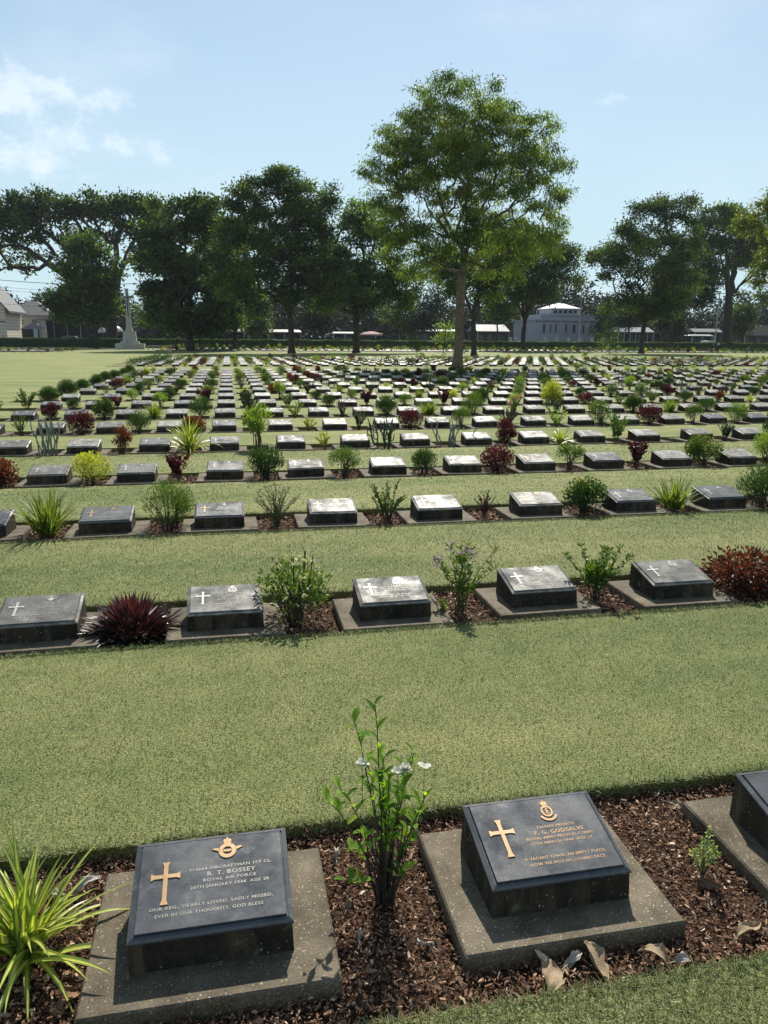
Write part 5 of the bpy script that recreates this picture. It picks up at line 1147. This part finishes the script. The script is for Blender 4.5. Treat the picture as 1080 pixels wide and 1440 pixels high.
shed(352, 425, 146, 467, 463, DARKW, METAL, 'roadside_shop', 'low dim shop behind the white parked car', 4)
shed(468, 502, 142, 469, 466.5, DARKW, PALEG, 'roadside_stall', 'open stall with a pale turquoise sheet roof left of the pink umbrella', 3, 3)
shed(590, 650, 160, 466, 463, BROWN, METAL, 'roadside_house', 'brown walled low house partly behind the central trunk', 0, 4)
shed(670, 717, 158, 466, 456, BROWN, METAL, 'grey_roofed_cottage', 'brown brick cottage under a pale grey metal roof', 2, 7)
shed(868, 920, 150, 467, 460, DARKW, METAL, 'open_pavilion', 'open pavilion with white posts and pale metal roof', 7, 5)
shed(975, 1018, 156, 467, 462, DARKW, GREYR, 'roadside_shop', 'dark shop with a grey roof behind the parked white cars', 3)
shed(972, 1004, 146, 472, 470.5, DARKW, WSHEET, 'roadside_stall', 'small stall with a bright white sheet roof left of the thick black trunk', 3, 2.5)
shed(1046, 1110, 140.9, 471, 457, BROWN, DARKW, 'dark_shop', 'dark brown shop with a hanging net front at the right edge', 2, 6)
# white domed house
Y = 168; xa, xb = px(752, Y), px(836, Y); xm = (xa+xb)/2; hw = (xb-xa)/2; o = empty('white_villa', (xm, Y, 0)); tag(o, 'white villa with stepped cornices and a bright pyramid roof', 'house')
sc = 2*hw/84.; Z = lambda y: pz(y, Y, 795)
part(o, 'wall', WHITE, (-hw, hw, 0, 14, 0, Z(451)), (-hw+1.5, hw, .6, 13, Z(451)+.31, Z(444)))
part(o, 'cornice', WHITE, (-hw-.3, hw+.3, -.3, 14.3, Z(451), Z(451)+.3), (-hw+1.2, hw+.3, .3, 13.3, Z(444), Z(444)+.25))
part(o, 'lantern', WHITE, ((780-794)*sc, (821-794)*sc, 3, 10, Z(444)+.25, Z(433)))
for k in range(5): x = (784+k*7-794)*sc; w_ = part(o, 'window', GLASS, (x, x+.75, 2.94, 2.99, Z(440), Z(435.5)))
x1_, x2_ = (778-794)*sc, (820-794)*sc; mb = MB(); mb.hexa([(x1_, 2.2, Z(433)), (x2_, 2.2, Z(433)), (x2_, 10.8, Z(433)), (x1_, 10.8, Z(433))], [((x1_+x2_)/2-.6, 6, Z(424.5)), ((x1_+x2_)/2+.6, 6, Z(424.5)), ((x1_+x2_)/2+.6, 7, Z(424.5)), ((x1_+x2_)/2-.6, 7, Z(424.5))]); mb.build('roof', WSHEET, o)
for a, w_ in ((762, 2.6), (772, 1.2), (779, 1.2), (793.5, 1.6), (804, 2.6), (818, 1.6), (828, 1.6)):
    x = (a-794)*sc; f_ = part(o, 'window', WHITE, (x-.12, x+w_*sc*1.4+.12, -.08, -.01, Z(469), Z(455.5))); part(f_, 'pane', GLASS, (x, x+w_*sc*1.4, -.12, -.085, Z(468), Z(456.5)))
for a in (786, 799, 812): part(o, 'pilaster', WHITE, ((a-794)*sc, (a-794)*sc+.5, -.16, -.005, 0, Z(451)-.02))
part(o, 'band', METAL, (-hw, hw, -.06, -.003, Z(452.5)-.1, Z(452.5)+.1))
# boundary wall with white capped pillars
Y = 142.5; xa, xb = px(716, Y), px(850, Y); o = empty('boundary_wall', (xa, Y, 0)); tag(o, 'low wall with white capped pillars in front of the white villa', 'wall')
part(o, 'wall', plain('weathered_wall', (.2, .2, .19), .85), (0, xb-xa, .05, .25, 0, 1.5))
for a in (718, 726, 767, 784, 800, 816, 833, 848): x = px(a, Y)-xa; pl_ = part(o, 'pillar', WHITE, (x-.22, x+.22, -.06, .36, 0, 2.0)); part(pl_, 'cap', WSHEET, (x-.3, x+.3, -.12, .42, 2.0, 2.15))
# poles and wires
pls = []
for i, (a, hh) in enumerate(((-70, 12), (252, 11.5), (349, 11), (560, 11.5), (812, 11.5), (1003, 11.5), (1180, 12))):
    o = empty('utility_pole', (px(a, 141), 140.4, 0)); pls.append((px(a, 141), hh))
    tag(o, 'concrete utility pole carrying wires, '+['beyond the left edge', 'inside the dense black tree', 'in the gap right of the dense black tree', 'left of the central tree', 'before the white villa', 'left of the thick black trunk', 'beyond the right edge'][i], 'pole', 'poles along the road')
    mb = MB(); mb.tube([(0, 0, 0), (0, 0, hh)], [.15, .10], 8); mb.build('shaft', plain('pole_concrete', (.3, .3, .29), .85) if i == 0 else bpy.data.materials['pole_concrete'], o); part(o, 'crossarm', METAL, (-.9, .9, -.18, -.1, hh-.5, hh-.4))
CAB = plain('black_cable', (.02, .02, .02), .6)
ws = MB()
for (xa, ha), (xb, hb) in zip(pls[:-1], pls[1:]):
    for dy, dz in ((0, -.35), (.4, -.38), (0, -1.5), (0, -2.0), (.1, -4.2)):
        ws.tube([(xa+(xb-xa)*t, 140.2+dy, ha+dz+(hb-ha)*t-1.1*4*t*(1-t)) for t in np.linspace(0, 1, 9)], .022, 4)
tag(ws.build('power_lines', CAB), 'thin black overhead wires strung along the road', 'wires')

# ------------------------------------------------------------ cars
RUB = plain('tyre_rubber', (.02, .02, .02), .8); RIM = plain('wheel_rim', (.4, .4, .42), .4, .5, .1, 1, .6); LAMP = plain('lamp_lens', (.5, .1, .08), .3)
def car(pxx, Y, col, label, suv=False, face=1, rough=.3):
    o = empty('parked_car', (px(pxx, Y), Y, ZM+.03)); tag(o, label, 'car', 'cars parked along the road'); cm = plain('car_paint', col, rough, .6, .03, 1)
    h = 1.75 if suv else 1.45
    low = [(-2.2, .35), (-2.22, .75), (-2.1, .95), (-1.3, 1.0), (1.1, 1.0) if suv else (.95, .98), (2.0, .85), (2.18, .65), (2.15, .35)]
    hi = [(-2.05 if suv else -1.75, .96), (-1.75 if suv else -1.15, h-.06), (-.9, h), (.3, h-.02), (1.2, .98)]
    def pr(outl, mb, w0, w1):   # prism across y with rounded flanks
        n = len(outl); rings = []
        for y, k in ((-w1, 0), (-w0, 1), (w0, 1), (w1, 0)):
            cz = sum(p_[1] for p_ in outl)/n; rings.append([(face*x*(1 if k else .985), y, (z-cz)*(1 if k else .94)+cz) for x, z in outl])
        bmv = [p_ for r_ in rings for p_ in r_]; Q = [(a*n+i, a*n+(i+1) % n, (a+1)*n+(i+1) % n, (a+1)*n+i) for a in range(3) for i in range(n)]
        for b0 in (0, 3*n):
            for i in range(1, n-2, 2): Q.append((b0, b0+i, b0+i+1, b0+i+2))
            if n % 2: Q.append((b0, b0+n-2, b0+n-1, b0+n-1))
        Q = [q for q in Q if len(set(q)) == 4]
        mb.add(bmv, Q)
    mb = MB(); pr(low, mb, .78, .86); hi2 = hi+[(-.2, .95)]; pr(hi2, mb, .62, .72); mb.build('body', cm, o)
    gl = MB()
    for y in (-.735, .735):
        gl.add([(face*-1.55, y, 1.02), (face*-.45, y, 1.02), (face*-.45, y*.93, h-.14), (face*-1.15, y*.93, h-.16)], [(0, 1, 2, 3)]); gl.add([(face*-.38, y, 1.02), (face*.95, y, 1.02), (face*.28, y*.93, h-.14), (face*-.38, y*.93, h-.14)], [(0, 1, 2, 3)])
    gl.build('side_windows', GLASS, o)
    for sx in (-1.35, 1.35):
        for s in (-1, 1):
            wm = MB(); wm.loft([[(.31*math.cos(a), y, .31*math.sin(a)) for a in np.linspace(0, 6.283, 17)[:-1]] for y in (-.1, .1)]); wo_ = wm.build('wheel', RUB, o, (face*sx, s*.78, .31))
            wm = MB(); wm.loft([[(.19*math.cos(a), y, .19*math.sin(a)) for a in np.linspace(0, 6.283, 13)[:-1]] for y in (-.108, .108)]); wm.build('rim', RIM, wo_)
    for s in (-.6, .6): part(o, 'tail_lamp', LAMP, (face*-2.2-.02, face*-2.2+.04, s-.12, s+.12, .72, .86))
car(379, 136, (.6, .62, .64), 'white saloon car seen over the hedge left of the tall lumpy tree', False, -1)
car(1000, 136, (.6, .61, .62), 'white estate car seen over the hedge left of the thick black trunk', True, 1)
car(1029, 136.5, (.62, .63, .65), 'white hatchback seen over the hedge right of the thick black trunk', False, -1)
car(965, 137, (.35, .37, .4), 'silver car partly hidden behind the slim low tree', False, 1)
car(738, 136, (.6, .6, .6), 'white car partly hidden by the tree left of the villa', False, 1)
car(27, 136, (.03, .035, .045), 'dark blue car in front of the cream gabled house', False, 1)
car(104, 136, (.025, .027, .03), 'black car in front of the carport', True, 1)
car(-3, 137, (.6, .6, .6), 'white car cut off by the left edge', False, 1)

# ------------------------------------------------------------ people by the hedge
SKIN = plain('skin', (.28, .16, .11), .6, .3, .1, 5); HAIR = plain('black_hair', (.015, .012, .01), .6)
def skinned(name, verts, edges, radii, m_, parent):
    me = bpy.data.meshes.new(name); me.from_pydata(verts, edges, []); me.materials.append(m_); o = link(name, me, parent)
    md = o.modifiers.new('skin', 'SKIN'); md.use_smooth_shade = True
    for v_, r_ in zip(me.skin_vertices[0].data, radii): v_.radius = (r_, r_*.85)
    me.skin_vertices[0].data[0].use_root = True
    sb = o.modifiers.new('sub', 'SUBSURF'); sb.levels = 1; sb.render_levels = 1; return o
def person(x, Y, h, shirt, trou, label, walk=.1):
    o = empty('person', (x, Y, ZL)); tag(o, label, 'person', None); k = h/1.7
    V = [(0, 0, .92), (0, 0, 1.12), (0, 0, 1.36), (0, -.01, 1.47), (0, -.02, 1.58), (0, -.02, 1.68), (.17, 0, 1.38), (.22, .02, 1.12), (.21, -.05, .88), (-.17, 0, 1.38), (-.22, .02, 1.12), (-.21, -.05, .88), (.09, 0, .88), (.1, -walk*.4, .48), (.1, walk*.2, .07), (.1, -.12, .04), (-.09, 0, .88), (-.1, walk*.4, .48), (-.1, walk*.9, .07), (-.1, walk*.9-.12, .04)]
    E_ = [(0, 1), (1, 2), (2, 3), (3, 4), (4, 5), (2, 6), (6, 7), (7, 8), (2, 9), (9, 10), (10, 11), (0, 12), (12, 13), (13, 14), (14, 15), (0, 16), (16, 17), (17, 18), (18, 19)]
    r_ = [.13, .12, .14, .055, .1, .07, .06, .045, .035, .06, .045, .035, .09, .065, .045, .04, .09, .065, .045, .04]
    V = [(a*k, b_*k, c*k) for a, b_, c in V]; skinned('body', V, E_, [q*k for q in r_], SKIN, o)
    sv = [0, 1, 2, 6, 7, 9, 10]; skinned('shirt', [V[i] for i in sv], [(0, 1), (1, 2), (2, 3), (3, 4), (2, 5), (5, 6)], [(r_[i]+.018)*k for i in sv], shirt, o)
    sv = [0, 12, 13, 14, 16, 17, 18]; skinned('trousers', [V[i] for i in sv], [(0, 1), (1, 2), (2, 3), (0, 4), (4, 5), (5, 6)], [(r_[i]+.018)*k for i in sv], trou, o)
    skinned('hair', [(0, .02*k, 1.62*k), (0, .03*k, 1.7*k)], [(0, 1)], [.105*k, .075*k], HAIR, o)
SHW = plain('pale_shirt', (.5, .48, .47), .8); DKC = plain('dark_cloth', (.02, .02, .025), .8); BRC = plain('brown_cloth', (.10, .07, .06), .8)
person(px(1011, 112), 112, 1.62, SHW, DKC, 'person in a pale shirt standing by the hedge near the right edge')
person(px(1003, 113), 113, 1.6, BRC, DKC, 'person in dark clothes left of the one in a pale shirt')
person(px(653, 82), 82, 1.65, DKC, DKC, 'person in black clothes standing just right of the central trunk')

# ------------------------------------------------------------ humid air
hb = MB(); hb.box(-420, 420, -20, 330, -1.2, 40); hm = bpy.data.materials.new('humid_air'); hm.use_nodes = True; t = hm.node_tree; t.nodes.clear()
o_ = N(t, 'ShaderNodeOutputMaterial'); pvn = N(t, 'ShaderNodeVolumePrincipled'); pvn.inputs['Color'].default_value = (.82, .9, 1, 1); pvn.inputs['Density'].default_value = .00013; pvn.inputs['Anisotropy'].default_value = .2
t.links.new(pvn.outputs[0], o_.inputs['Volume']); tag(hb.build('haze', hm), kind='stuff')
